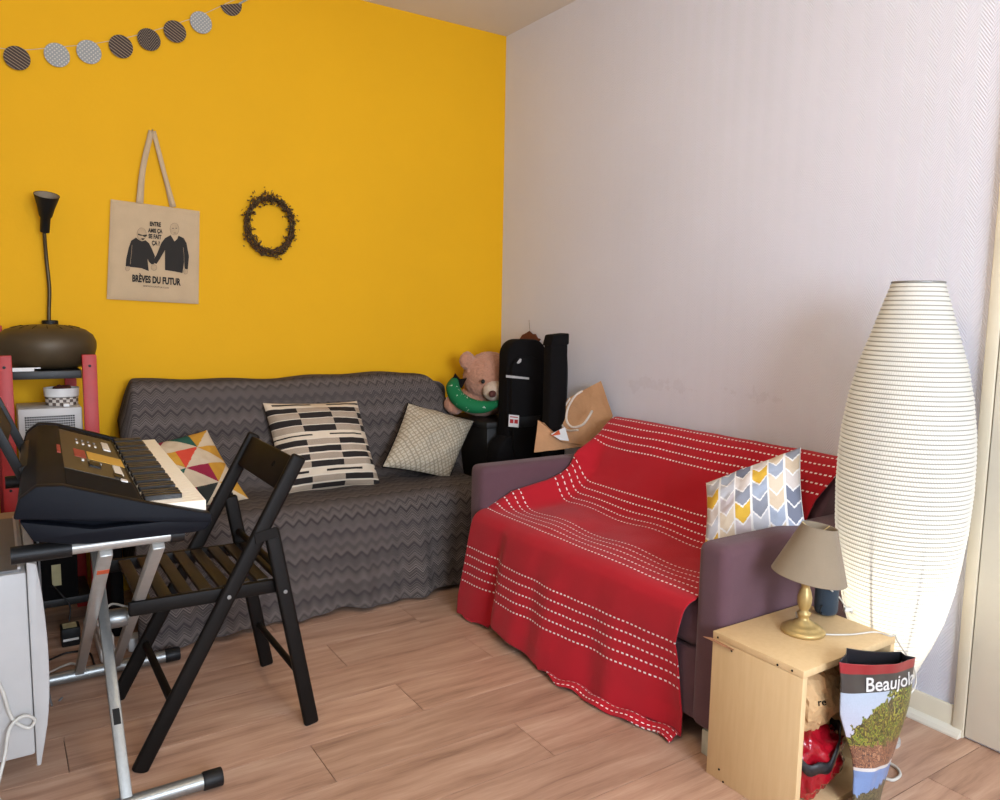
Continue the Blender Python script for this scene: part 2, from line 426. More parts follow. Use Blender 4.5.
def red_throw():
    prof = [(-.025, .735), (-.05, .752), (-.085, .750), (-.12, .72), (-.17, .65), (-.225, .575), (-.285, .50), (-.345, .455), (-.42, .438), (-.55, .432), (-.66, .430), (-.715, .424), (-.745, .404), (-.757, .36), (-.765, .2), (-.772, .05), (-.775, .016)]
    d = np.array(prof); 
    pts = np.array([list(p) for p in bez([(a, b, 0) for a, b in d], 12)])[:, :2]
    s = np.concatenate([[0], np.cumsum(np.linalg.norm(np.diff(pts, axis=0), axis=1))])
    end = s[-1]
    nu, nv = 200, 270
    u = np.linspace(0, 1, nu)
    P = np.zeros((nv, nu, 3)); UV = np.zeros((nv, nu, 2))
    for j in range(nu):
        uu = u[j]
        vmax = end+interp(uu, [0, .1, .17, .22, .35, .5, .62, 1], [.0, .01, .0, -.035, -.02, .0, .09, .115])
        v = np.linspace(0, vmax, nv)
        vc = np.minimum(v, end)
        x = np.interp(vc, s, pts[:, 0]); z = np.interp(vc, s, pts[:, 1])
        yf = interp(v, [0, .1, .25, .4, .74, .83, 1.2], [-1.015, -1.008, -1.008, -1.008, -1.008, -.985, -.945])
        yn = interp(v, [0, .12, .22, .4, .78, .84, 1.0, 1.2, 1.4], [-2.10, -2.10, -2.072, -2.068, -2.07, -2.085, -2.03, -2.045, -2.05])
        y = yf+(yn-yf)*uu
        # slack against the far arm
        k = np.exp(-((y-yf)/.05)**2)
        z = z+k*interp(v, [.15, .36, .5, .72, .82], [0, .09, .09, .055, 0])
        x = x-k*interp(v, [.1, .2, .32, .42], [0, .015, .03, 0])
        # seat sag and small wrinkles
        z = z+.006*np.sin(y*17+v*7)*interp(v, [.35, .5, .7, .8], [0, 1, 1, .2])
        x = x-.005*(1+np.sin(y*15+v*3))*interp(v, [.05, .12, .25, .33], [0, 1, 1, 0])
        # hanging folds at the front
        a = np.clip((v-.84)/.36, 0, 1)
        fold = .008*np.sin(uu*24+1.2)+.004*np.sin(uu*47+v*3)+.006*np.sin(uu*13-2)
        x = x-a*(.012+fold*.9)
        x = x-a*.03*np.exp(-((uu-.40)/.22)**2)
        x = x-a*.015*np.exp(-((uu-.0)/.12)**2)+a*.03*np.exp(-((uu-.19)/.03)**2)
        x = x+a*.075*np.clip((uu-.55)/.45, 0, 1)
        z = np.maximum(z, .008)
        # surplus cloth lying on the floor
        ex = np.maximum(v-end, 0)
        x = x-ex*.45; z = np.where(v > end, .010+.012*np.sin(np.clip(ex/.09, 0, 1)*PI)+.004*np.sin(uu*60), z)
        # fabric texture undulation
        P[:, j, 0] = x; P[:, j, 1] = y; P[:, j, 2] = z
        UV[:, j, 0] = uu*1.16; UV[:, j, 1] = v
    for i in range(0, nv):
        for j in range(0, nu):
            n_ = nz(P[i, j, 0]*7, P[i, j, 1]*7, P[i, j, 2]*7)
            P[i, j, 0] -= .006*max(n_, -.3)+.002; P[i, j, 2] += .005*max(n_, -.2) if UV[i, j, 1] < .8 else 0
    P[:, :, 0] = np.minimum(P[:, :, 0], -.012)
    o = surf('red_throw', P, red_throw_mat(), uv=UV, solid=.004)
    return tag(o, 'red throw with rows of white dashed stitching draped over the sofa', 'throw')
red_throw()

# ------------------------------------------------------------------ sofa under the grey throw against the yellow wall
M_dkfab = fabric('dark_grey_upholstery', (52, 50, 52))
gs = thing('sofa', 'low sofa hidden under a grey zigzag throw against the yellow wall', 'sofa', (-1.15, -.36, 0))
GX0, GX1 = -1.86, -.43
rbox((GX0, -.60, .05), (GX1, -.06, .24), 'base', M_dkfab, gs, .01, 2)
rbox((GX0, -.62, .242), (GX1, -.20, .40), 'seat_cushion', M_dkfab, gs, .04)
rbox((GX0, -.20, .402), (GX1, -.05, .85), 'backrest', M_dkfab, gs, .05)
for x in (GX0+.03, GX1-.08):
    for y in (-.59, -.12): MB().box((x, y, 0), (x+.05, y+.05, .052)).build('foot', M_black, gs, bevel=.003)
def grey_throw_mat():
    m, t, b = newmat('grey_zigzag_knit', .92, 0, .12)
    uv = coord(t, 'UV'); u, v, _ = sep(t, uv); o = coord(t)
    fine = noise_tex(t, o, 500, 2); big = noise_tex(t, o, 9, 3)
    zz = v+(u/.046).tri()*.024+big*.006
    r1 = (zz/.0115).fract(); k = (zz/.0115).floor()
    tone = ((k*.6180339).fract())            # one tone for each knitted row
    grow = (zz*(2*PI/.118)).sin()*.5+.5
    line = (r1-.5).abs().lt(.22)
    c = mix(t, tone, L4((62, 56, 54)), L4((132, 121, 114)))
    c = mix(t, grow*.3, c, L4((66, 60, 62)))
    c = mix(t, line*(tone.gt(.55))*.75, c, L4((36, 33, 36)))
    c = mix(t, fine*.35, c, L4((40, 38, 40)))
    t.links.new(c, b.inputs['Base Color'])
    bump(t, b, fine+r1, .45, .0015)
    return m
def grey_throw():
    prof = [(-.02, .845), (-.05, .880), (-.10, .889), (-.17, .872), (-.215, .80), (-.245, .62), (-.27, .50), (-.31, .448), (-.40, .436), (-.55, .436), (-.615, .430), (-.652, .405), (-.668, .36), (-.675, .2), (-.685, .05), (-.69, .012)]
    pts = np.array([list(p) for p in bez([(a, b, 0) for a, b in prof], 12)])[:, :2]
    s = np.concatenate([[0], np.cumsum(np.linalg.norm(np.diff(pts, axis=0), axis=1))])
    nu, nv = 220, 230; P = np.zeros((nv, nu, 3)); UV = np.zeros((nv, nu, 2))
    for j in range(nu):
        uu = j/(nu-1); vmax = s[-1]+.012*math.sin(uu*22)
        v = np.linspace(0, vmax, nv); vc = np.minimum(v, s[-1])
        y = np.interp(vc, s, pts[:, 0]); z = np.interp(vc, s, pts[:, 1])
        # right-hand end: falls off the corner of the backrest towards the arm of the other sofa
        xr = interp(v, [0, .1, .25, .40, .55, .8, .9, 1.4], [-.55, -.50, -.43, -.385, -.39, -.41, -.42, -.41])
        xl = interp(v, [0, .1, .4, 1.4], [-1.86, -1.885, -1.90, -1.92])
        x = xl+(xr-xl)*uu
        # sides drop over the ends of the sofa
        el = np.clip((.04-uu)/.04, 0, 1); er = np.clip((uu-.955)/.045, 0, 1)
        z = z-interp(v, [0, .1, .5, .85, 1.0], [.16, .2, .30, .34, .0])*el**1.5*.8
        z = z-interp(v, [0, .1, .4, .55, .85, 1.0], [.02, .06, .10, .06, .05, .0])*er**1.5
        z = np.maximum(z, .008)
        a = np.clip((v-.93)/.35, 0, 1)
        y = y-a*(.016*np.sin(uu*37)+.010*np.sin(uu*71+1)+.012*np.sin(uu*13)+.02)
        y = y-.004*np.sin(uu*29+v*4)*interp(v, [.1, .2, .4, .5], [0, 1, 1, 0])
        z = z+.004*np.sin(uu*45+v*9)*interp(v, [.5, .6, .8, .9], [0, 1, 1, 0])+interp(v, [0, .1, .2], [1, 1, 0])*(.006*math.sin(uu*9+1)+.004*math.sin(uu*25))
        P[:, j, 0] = x; P[:, j, 1] = np.minimum(y, -.012); P[:, j, 2] = z
        UV[:, j, 0] = uu*1.45; UV[:, j, 1] = v
    for i in range(nv):
        for j in range(nu):
            P[i, j, 1] -= .006*max(-.2, nz(P[i, j, 0]*6, P[i, j, 1]*6, P[i, j, 2]*6))
    o = surf('grey_throw', P, grey_throw_mat(), uv=UV, solid=.004)
    return tag(o, 'dark grey zigzag patterned throw covering the sofa by the yellow wall', 'throw')
grey_throw()

# ------------------------------------------------------------------ cushions
def cushion(name, label, corners, thick, pattern, mat, n=130, piping=None, pinch=.05, seed=0):
    TL, TR, BR, BL = [np.array(c) for c in corners]
    c0 = (TL+TR+BR+BL)/4
    ex = (TR-TL)+(BR-BL); ey = (TL-BL)+(TR-BR); nrm = np.cross(ex, ey); nrm /= np.linalg.norm(nrm)
    root = thing(name, label, 'cushion', tuple((c0[0], c0[1], min(TL[2], TR[2], BR[2], BL[2]))), group=None)
    a = np.linspace(-1, 1, n); U, V = np.meshgrid(a, a[::-1])     # V=1 on top
    def side(sgn):
        pu = U*(1-pinch*(1-V**2)*np.abs(U)**2); pv = V*(1-pinch*(1-U**2)*np.abs(V)**2)
        s_, t_ = (pu+1)/2, (1-pv)/2
        P = ((1-t_)*(1-s_))[..., None]*TL+((1-t_)*s_)[..., None]*TR+(t_*s_)[..., None]*BR+(t_*(1-s_))[..., None]*BL
        h = (np.clip(1-np.abs(U)**2.2, 0, 1)*np.clip(1-np.abs(V)**2.2, 0, 1))**.55*thick/2
        wr_ = np.array([[nz(U[i, j]*2.2+seed, V[i, j]*2.2, seed)*.5+nz(U[i, j]*6+seed, V[i, j]*6, 3)*.22 for j in range(n)] for i in range(n)])
        rim = np.clip(h/(thick/2)*3, 0, 1)
        h = h+wr_*thick*.12*rim
        return P+nrm*(h*sgn)[..., None]
    cc = (a[:-1]+a[1:])/2; UU, VV = np.meshgrid((cc+1)/2, (cc+1)/2)
    cols = [lin(pattern(UU[i, j], VV[i, j])) for i in range(n-1) for j in range(n-1)]
    surf('front_cover', side(1), mat, root, cols=cols)
    surf('back_cover', side(-1), mat, root, cols=cols)
    if piping:
        pr_ = side(1); path = [pr_[0, j] for j in range(0, n-1, 4)]+[pr_[i, -1] for i in range(0, n-1, 4)]+[pr_[-1, j] for j in range(n-1, 0, -4)]+[pr_[i, 0] for i in range(n-1, 0, -4)]
        MB().tube([Vector(p) for p in path], .0035, 6, closed=True).build('piping', piping, root, smooth=True)
    return root
CREAM = (206, 188, 160); M_cush = vcol('printed_cushion_cotton', .88)
def pat_stripe(u, v):
    if v < .02 or v > .985: return (214, 196, 172)
    rows = 'LABABLABABLAB'; x = v*len(rows); k = rows[min(int(x), 12)]; f = x-int(x)
    if f < .16: return (226, 212, 190)
    if k == 'L':
        q = (u+.13*int(x)) % .55
        if .42 < f < .68 and .06 < q < .44: return (32, 27, 25)
        return (222, 205, 180)
    col = int((u+.05)*3.1)
    blk = (col % 2 == 0) if k == 'A' else (col % 2 == 1)
    if blk: return (30, 26, 25)
    return (150, 134, 116) if (int(u*130)+int(v*130)) % 2 else (186, 168, 146)
def q3(px): return px
YT, YB = -.255, -.41
cushion('striped_cushion', 'large cushion with black, cream and grey broken stripes on the grey throw',
        [at_y(263, 403, YT), at_y(357, 401, YT), at_y(381, 486, YB), at_y(283, 496, YB)], .20, pat_stripe, M_cush, seed=1)
def pat_lattice(u, v):
    a = ((u+v)*14) % 1; b = ((u-v)*14) % 1
    d = min(abs(a-.5), abs(b-.5))
    return (156, 144, 124) if d < .14 else ((204, 194, 172) if (int((u+v)*14)+int((u-v)*14+40)) % 2 else (192, 180, 156))
cushion('lattice_cushion', 'small beige lattice cushion with dark piping on the grey throw', [at_y(408, 403, -.26), at_y(474, 421, -.28), at_y(449, 479, -.43), at_y(382, 467, -.41)], .16, pat_lattice, M_cush, piping=M_black_matt, seed=5)
TRI = [(204, 150, 50), (44, 50, 46), (150, 30, 62), (214, 72, 50), (34, 90, 76), (200, 150, 60)]
def pat_tri(u, v):
    n_ = 4; i, j = int(u*n_), int(v*n_); a, b = u*n_-i, v*n_-j
    rr = random.Random(i*7+j*13+5); col = TRI[(i*2+j*3+(i*j)) % 6]
    if (i+j) % 2: a = 1-a
    return col if a > b else (214, 194, 164)
cushion('triangle_cushion', 'cream cushion printed with mustard, red and dark triangles behind the keyboard', [at_y(118, 452, -.28), at_y(207, 430, -.28), at_y(249, 499, -.44), at_y(160, 523, -.44)], .17, pat_tri, M_cush, seed=9)
CH = [(196, 198, 206), (118, 124, 142), (216, 196, 170), (224, 180, 64), (206, 196, 200), (168, 178, 196), (214, 204, 198), (140, 144, 156), (222, 206, 182)]
def pat_chev(u, v):
    x = u*6; c = int(x); f = x-c
    if f < .06 or f > .94: return (240, 238, 236)
    y = v*5.2-.55*(1-abs(f-.5)*2)+c*.13; r = math.floor(y); g = y-r
    if g < .12: return (240, 238, 236)
    return CH[(c*5+r*3+(c*r) % 4) % 9]
_tl = at_z(706, 484, .70)
C_TL = at_x(706, 483, -.44); C_TR = at_x(801, 447, -.25); C_BL = at_x(703, 556, -.56); C_BR = at_x(806, 530, -.34)
cushion('chevron_cushion', 'white cushion printed with grey, beige and mustard chevrons on the red throw', [C_TL, C_TR, C_BR, C_BL], .15, pat_chev, M_cush, seed=14)

# ------------------------------------------------------------------ folding chair
ch = thing('folding_chair', 'black wooden folding chair with slatted seat pulled up to the keyboard', 'chair', (-1.79, -1.21, 0))
CY0, CY1 = -1.425, -.99          # near and far leg planes
for y in (CY0, CY1):
    b_ = MB().bar((-2.024, y, .0), (-1.592, y, .788), .042, .022, (0, 1, 0)); b_.build('long_leg', M_chairblack, ch, bevel=.009, seg=3)
    MB().bar((-1.566, y, 0), (-1.674, y, .592), .042, .022, (0, 1, 0)).build('short_leg', M_chairblack, ch, bevel=.008, seg=3)
    ys = y+(.024 if y == CY0 else -.024)
    MB().bar((-2.03, ys, .428), (-1.628, ys, .422), .038, .02, (0, 1, 0)).build('seat_rail', M_chairblack, ch, bevel=.005)
    yo = y-.0125 if y == CY0 else y+.0125
    lx = lambda z: -2.024+.432*z/.788
    for (x, z) in ((lx(.425)+.0, .425), (lx(.575), .575), (-1.668, .578), (-1.64, .412)):
        s_ = MB().lathe([(.0005, -.0015), (.0055, -.001), (.0055, .001), (.0005, .0015)], (x, yo, z), 10, Matrix.Rotation(PI/2, 3, 'X')); s_.build('bolt', M_steel, ch, smooth='auto')
    MB().bar((lx(.555)-.002, yo-.0005*(1 if y == CY0 else -1), .575), (-1.66, yo, .585), .03, .003, (0, 1, 0)).build('hinge_plate', M_chairblack, ch, bevel=.001, seg=1)
for k in range(8):
    x = -2.008+.0505*k
    o = MB().box((x, CY1-.032, .436), (x+.033, CY0+.032, .449)) if False else MB().box((x, CY0+.0345, .432), (x+.034, CY1-.0345, .4445))
    o.build('seat_slat', M_chairslat, ch, bevel=.004)
bk = MB(); dx, dz = .432/.8987, .788/.8987
def bp(t, y, off): return Vector((-2.024+dx*t+dz*off, y, dz*t-dx*off))
bk.add([bp(t, y, o) for o in (-.009, .009) for t in (.788, .888) for y in (CY0+.011, CY1-.011)], [(0, 1, 3, 2), (4, 6, 7, 5), (0, 4, 5, 1), (2, 3, 7, 6), (0, 2, 6, 4), (1, 5, 7, 3)])
bo = bk.build('backrest', M_chairblack, ch, bevel=.005)
h_ = MB(); 
for t_ in (1,):
    c_ = bp(.846, CY0+.13, -.0095); c2 = bp(.846, CY0+.13, .0095)
    h_.tube([c_-(c2-c_)*.03, c2+(c2-c_)*.03], .009, 12)
h_.build('grip_hole', M_black_matt, bo, smooth='auto')
for (x, z, r_) in ((-1.593, .15, .010), (-1.652, .475, .010), (lx(.16), .16, .011)):
    MB().tube([(x, CY0+.011, z), (x, CY1-.011, z)], r_, 12).build('stretcher', M_chairblack, ch, smooth='auto')


# ------------------------------------------------------------------ keyboard stand
st = thing('keyboard_stand', 'grey steel X-frame stand carrying the electric keyboard', 'stand', (-2.06, -1.2, 0))
NY, FY = -1.59, -.80; FZ = .024; NT, FT = -1.70, -.94
for y, x1 in ((NY, -1.90), (FY, -1.85)):
    MB().tube([(-2.30 if y == NY else -2.205, y, FZ), (x1, y, FZ)], .019, 16).build('foot_tube', M_steel, st, smooth='auto')
    MB().tube([(x1-.002, y, FZ), (x1+.045, y, FZ)], .0225, 16).build('foot_cap', M_black, st, bevel=.003, smooth='auto')
    e0 = -2.30 if y == NY else -2.205
    MB().tube([(e0-.03, y, FZ), (e0+.01, y, FZ)], .0225, 16).build('foot_cap', M_black, st, bevel=.003, smooth='auto')
TZ = .690
def leg(x, y0, y1, z1, mat_, nm='leg'): return MB().bar((x, y0, .03), (x, y1, z1), .022, .026, (1, 0, 0)).build(nm, mat_, st, bevel=.003)
lA = leg(-2.072, NY, FT, TZ-.018, M_steel)
lB = leg(-2.105, FY, NT, TZ-.018, M_chrome); lC = leg(-2.002, FY, NT, TZ-.018, M_chrome)
MB().tube([(-2.118, (NY+FY)/2-.03, .345), (-2.09, (NY+FY)/2-.03, .345)], .012, 14).build('bolt', M_steel, st, smooth='auto')
MB().tube([(-2.06, (NY+FY)/2-.03, .345), (-2.012, (NY+FY)/2-.03, .345)], .026, 18).build('pivot', M_steel, st, smooth='auto', bevel=.003)
for y in (NT, FT):
    MB().tube([(-2.17, y, TZ), (-1.975, y, TZ)], .014, 14).build('support_tube', M_chrome, st, smooth='auto')
    MB().tube([(-2.275, y, TZ), (-2.168, y, TZ)], .018, 14).build('support_cap', M_black, st, smooth='auto')
    MB().tube([(-1.978, y, TZ), (-1.95, y, TZ)], .018, 14).build('support_cap', M_black, st, smooth='auto')
M_orange = plain('orange_sticker', (226, 98, 52), .6, bstr=0)
def on_leg(x, y0, y1, t, hw, hl, mat_, parent, name):
    d = (Vector((x, y1, TZ-.018))-Vector((x, y0, .03))); L_ = d.length; d = d/L_; n_ = Vector((0, -d.z, d.y)) if d.y > 0 else Vector((0, -d.z, d.y))
    if n_.y > 0: n_ = -n_
    c = Vector((x, y0, .03))+d*(t*L_)+n_*.0115
    MB().add([c+Vector((i*hw, 0, 0))+d*(j*hl)+n_*k for k in (-.0008, .0006) for i, j in ((-1, -1), (1, -1), (1, 1), (-1, 1))], [(0, 1, 2, 3), (4, 5, 6, 7), (0, 1, 5, 4), (1, 2, 6, 5), (2, 3, 7, 6), (3, 0, 4, 7)]).build(name, mat_, parent)
on_leg(-2.105, FY, NT, .91, .012, .012, M_orange, lB, 'sticker')
on_leg(-2.072, NY, FT, .22, .008, .02, M_black, lA, 'maker_plate')

# ------------------------------------------------------------------ electric keyboard
kb = thing('electric_keyboard', 'black electric keyboard with taped control panel on the steel stand', 'keyboard', (-2.066, -1.37, .7045), math.radians(-2.6))
M_kb = plain('keyboard_casing', (9, 12, 20), .6, var=.06, nscale=80, bstr=.12, spec=.14)
M_kbtop = plain('keyboard_panel', (66, 57, 44), .5, var=.1, nscale=30, bstr=.1)
M_key = plain('ivory_key_plastic', (238, 230, 214), .3, var=.02, nscale=20, bstr=0)
M_bkey = plain('black_key_plastic', (24, 22, 22), .35, var=.05, bstr=0)
Z0 = .7045
HL = .462
def pz(z): return z-Z0
def prism_y(poly, y0, y1):
    m_ = MB().prism(poly, 0, 1); m_.v = [Vector((p.x, y0+p.z*(y1-y0), p.y)) for p in m_.v]; return m_
rear = [(-.178, .795), (-.170, .826), (-.142, .848), (-.10, .845), (.045, .793), (.045, .757), (-.05, .757), (-.176, .787)]
prism_y([(x, pz(z)) for x, z in rear], -HL+.03, HL-.03).build('rear_body', M_kb, kb, bevel=.004, local=True)
cheek = [(-.182, .792), (-.172, .828), (-.143, .851), (-.10, .848), (.046, .798), (.168, .762), (.168, .742)]
for y0, y1 in ((-HL, -HL+.031), (HL-.031, HL)): prism_y([(x, pz(z)) for x, z in cheek], y0, y1).build('end_cheek', M_kb, kb, bevel=.004, local=True)
low = [(-.172, .786), (-.152, .746), (-.10, .734), (-.06, .728), (.13, .726), (.156, .729), (.166, .742), (.166, .757), (-.05, .757)]
prism_y([(x, pz(z)) for x, z in low], -HL+.002, HL-.002).build('lower_body', M_kb, kb, bevel=.003, local=True)
for y in (-.33, .43): MB().box((-.09, y-.03, 0), (.07, y+.03, pz(.731))).build('rubber_foot', M_black, kb, local=True)
PW_ = 36; pitch = (2*HL-.066)/36
KZ = pz(.785)
wk = MB().box((.048, -pitch/2+.0006, pz(.7575)), (.163, pitch/2-.0006, KZ)); first = None
for k in range(36):
    y = -HL+.033+pitch*(k+.5)
    if first is None: o = wk.build('white_key', M_key, kb, bevel=.0015, seg=1, local=True); first = o
    else: o = first.copy(); COL.objects.link(o); o.parent = kb
    o.location = (0, y, 0)
firstb = None
for k in range(35):                      # near end (low y) is the treble end; octaves start at C on the far end
    if (k % 7) in (2, 6): continue
    y = HL-.033-pitch*(k+1)
    if firstb is None: o = MB().box((.048, -.0066, KZ-.002), (.122, .0062, KZ+.0115)).build('black_key', M_bkey, kb, bevel=.002, seg=1, local=True); firstb = o
    else: o = firstb.copy(); COL.objects.link(o); o.parent = kb
    o.location = (0, y, 0)
sl = math.atan2(.845-.793, .145)
def slope(x, y, h=0): return Vector((x, y, pz(.845-(x+.10)*math.tan(sl))+h))
MS = lambda x, y, h=0: Matrix.Translation(slope(x, y, h)) @ Matrix.Rotation(sl, 4, 'Y')
def panel(name, x, y, lx_, ly_, mat_, h=.0015, parent=kb, bev=0):
    return MB().box((-lx_/2, -ly_/2, -.002), (lx_/2, ly_/2, h), MS(x, y)).build(name, mat_, parent, local=True, bevel=bev, seg=1)
cp = panel('control_panel', -.028, .06, .136, .60, M_kbtop, .0012)
sg = panel('speaker_grille', -.028, -.335, .136, .17, M_black_matt, .0012); panel('speaker_grille', -.028, .395, .136, .05, M_black_matt, .0012)
M_tape = plain('masking_tape', (206, 160, 66), .7, var=.06, bstr=.05); M_rtape = plain('red_tape', (168, 62, 48), .7, bstr=.05)
panel('tape_strip', .0, .0, .082, .11, M_tape, .0022); panel('tape_patch', -.055, .0, .026, .11, M_rtape, .0024); panel('tape_patch', -.099, .0, .008, .11, M_rtape, .0024)
for x, y, a, b_, mm in ((.014, .215, .018, .13, M_white_plastic), (.018, -.13, .018, .11, M_white_plastic), (.022, -.245, .014, .022, M_white_plastic), (.014, -.205, .02, .05, M_black)):
    panel('button', x, y, a, b_, mm, .004, bev=.001)
for i in range(4):
    for j in range(2): panel('button', -.055+.014*i, .17+.06*j, .005, .022, M_white_plastic if j == 0 else M_grille, .0035)
    panel('button', -.052+.012*i, -.09, .005, .02, M_white_plastic if i == 0 else M_grille, .0035)
panel('knob', -.03, -.13, .026, .05, M_black, .006, bev=.002)
# music rest clipped to the back of the keyboard, leaning towards the wall
mr = MB()
mr.bar((-.172, -.10, pz(.80)), (-.275, -.10, pz(1.06)), .02, .012, (0, 1, 0)); mr.bar((-.172, .24, pz(.80)), (-.275, .24, pz(1.06)), .02, .012, (0, 1, 0)); mr.bar((-.275, -.10, pz(1.06)), (-.275, .24, pz(1.06)), .014, .03, (.35, 0, .9))
mr.bar((-.165, -.12, pz(.815)), (-.165, .26, pz(.815)), .03, .02, (1, 0, .35)); mr.bar((-.23, -.10, pz(.945)), (-.23, .24, pz(.945)), .16, .004, (.93, 0, .37))
mr.build('music_rest', M_black, kb, bevel=.003, local=True)

# ------------------------------------------------------------------ red shelf unit and what stands on it
sh = thing('red_shelf', 'red painted wooden shelf unit with black shelves beside the yellow wall', 'shelf', (-2.13, -.22, 0))
SY = -.372
for x in (-2.258, -2.001): MB().box((x-.023, SY-.012, 0), (x+.023, SY+.012, 1.015)).build('front_post', M_red_wood, sh, bevel=.002)
for x in (-2.27, -2.035): MB().bar((x, -.10, 0), (x-.005, -.026, 1.108), .024, .04, (1, 0, 0)).build('rear_post', M_red_wood, sh, bevel=.002)
M_shelfb = plain('black_shelf_board', (28, 26, 24), .5)
for z in (.958, .60, .13): MB().box((-2.2345, SY+.0135, z-.028), (-2.0245, -.125, z)).build('shelf_board', M_shelfb, sh, bevel=.002)
for x in (-2.258, -2.001):
    for z in (.975, .55): MB().lathe([(.0005, 0), (.005, 0), (.005, .0015), (.0005, .002)], (x, SY-.012, z), 10, Matrix.Rotation(PI/2, 3, 'X')).build('screw', M_black, sh)
# steel tongue drum
M_drum = plain('bronze_black_steel', (84, 69, 46), .5, .3, var=.12, nscale=8, bstr=.05)
DC = Vector((-2.122, -.205, .9585))
dm = thing('tongue_drum', 'dark bronze steel tongue drum lying on the top shelf', 'drum', DC)
R_ = .162
prof = [(.06, 0), (.11, .004), (.14, .018), (.155, .042), (.162, .07), (.1635, .085), (.162, .10), (.152, .122), (.128, .141), (.09, .153), (.05, .158), (.001, .16)]
MB().lathe([(r, z) for r, z in prof], DC, 48).build('shell', M_drum, dm, smooth=True)
for k in range(9):
    a = -PI/2+(k-4)*.42; q_ = []
    for r, z in ((.075, .1555), (.098, .1505), (.112, .1465)): q_.append(DC+Vector((r*math.cos(a), r*math.sin(a), z+.0002)))
    MB().tube(q_, .0012, 6).build('tongue_slot', M_black_matt, dm)
pp = MB()
for i, (x0, x1, z) in enumerate(((-2.234, -2.165, .9255), (-2.232, -2.18, .9275))): pass
for i in range(3):
    tag(MB().box((-2.234, SY+.015+.004*i, .9585+.004*i), (-2.17+.02*(i == 2), -.335, .962+.004*i)).build('paper_sheet', M_white_plastic), ['lowest white booklet squeezed under the tongue drum', 'middle white booklet squeezed under the tongue drum', 'uppermost white booklet squeezed under the tongue drum'][i], 'booklet')
# gooseneck lamp clamped behind the drum
gl = thing('gooseneck_lamp', 'black gooseneck lamp with cone shade standing behind the drum', 'lamp', (-2.107, -.06, 0))
GLX, GLY = -2.098, -.032
neck = bez([(GLX-.002, GLY, .95), (GLX-.003, GLY, 1.13), (GLX+.003, GLY, 1.25), (GLX-.002, GLY, 1.36), (GLX-.006, GLY-.02, 1.458)], 14)
M_neck = plain('bronzed_flex', (84, 70, 46), .4, .6, nscale=60)
MB().tube(neck, .0068, 10).build('flexible_neck', M_neck, gl, smooth=True)
MB().lathe([(.02, 1.112), (.028, 1.114), (.028, 1.128), (.02, 1.13)], (GLX, GLY, 0), 20).build('clamp', M_black, gl, smooth='auto')
MB().box((GLX-.02, -.16, .9585), (GLX+.02, GLY+.012, .972)).build('lamp_base', M_black, gl, smooth='auto')
TL_ = Matrix.Rotation(.42, 3, 'X') @ Matrix.Rotation(.06, 3, 'Y')
cone_c = Vector((GLX-.004, GLY-.022, 1.462))
MB().lathe([(.008, 0), (.016, .0), (.017, .055), (.022, .062), (.029, .095), (.043, .143), (.041, .143), (.027, .095), (.016, .062), (.001, .05)], cone_c, 28, TL_, cap=False).build('cone_shade', M_black, gl, smooth='auto')
MB().lathe([(.0405, .142), (.0275, .1), (.014, .072), (.001, .07)], cone_c, 28, TL_, cap=False).build('shade_lining', plain('beige_shade_lining', (150, 134, 112), .7), gl, smooth=True)
# white perforated box, bowl and bits on the shelf below
pb = thing('perforated_box', 'white perforated metal box on the shelf below the drum', 'box', (-2.13, -.24, .6005))
PX0, PX1, PY0, PY1, PZ0, PZ1 = -2.225, -2.028, -.345, -.13, .6005, .825
MB().box((PX0, PY0, PZ0), (PX1, PY1, PZ1)).build('box_body', M_white_metal, pb, bevel=.004)
hole = MB().box((-.0027, -.0012, -.0027), (.0027, .0004, .0027)); fh = None
for i in range(21):
    for j in range(7):
        p_ = Vector((PX0+.022+i*.0074, PY0-.0002, PZ1-.03-j*.0085))-pb.location
        if fh is None: fh = hole.build('perforation', M_black_matt, pb, local=True); o = fh
        else: o = fh.copy(); COL.objects.link(o); o.parent = pb
        o.location = p_
bw = thing('bowl', 'white bowl with a dotted lower band on the perforated box', 'bowl', (-2.083, -.235, PZ1+.0005))
M_dots = newmat('dotted_band', .6)
m_, t_, b_ = M_dots; x_, y_, z_ = sep(t_, coord(t_)); 
chk = ((z_/.011).floor()+(x_/.011).floor()).op('MODULO', 2).abs()
t_.links.new(mix(t_, chk, L4((206, 196, 184)), L4((96, 82, 74))), b_.inputs['Base Color'])
BC = Vector((-2.083, -.235, PZ1+.0005))
MB().lathe([(.02, 0), (.052, 0), (.054, .028), (.001, .028)], BC, 32).build('lower_tin', m_, bw, smooth='auto')
MB().lathe([(.05, .0285), (.056, .032), (.058, .062), (.055, .062), (.05, .036), (.001, .035)], BC, 32).build('upper_bowl', M_white_plastic, bw, smooth='auto')
M_brownbits = plain('brown_seed_pods', (92, 40, 30), .7)
bm_ = MB()
for k in range(9): a = k*2.4; bm_.sphere(BC+Vector((.03*math.cos(a)*(.4+.6*random.random()), .03*math.sin(a), .055+.006*random.random())), .011, 8)
o = bm_.build('seed_pods', M_brownbits, smooth=True); tag(o, 'dark red dried pods filling the white bowl', 'pods', kind='stuff')
o = MB().box((-2.085, -.33, PZ1+.0005), (-2.045-.02, -.305, PZ1+.012)).build('small_adapter', M_white_plastic, bevel=.003); tag(o, 'small white plug adapter on the perforated box', 'adapter')
# dark crate low on the shelf, with a paper tag
cr = thing('crate', 'dark plastic crate with a pale tag on the bottom shelf', 'crate', (-2.145, -.24, .1305))
MB().box((-2.225, -.352, .1305), (-2.065, -.12, .50)).build('crate_body', M_black_matt, cr, bevel=.006)
M_tagp = plain('pale_tag_card', (204, 196, 150), .8)
MB().box((-2.148, -.3545, .18), (-2.119, -.353, .258)).build('paper_tag', M_tagp, cr)

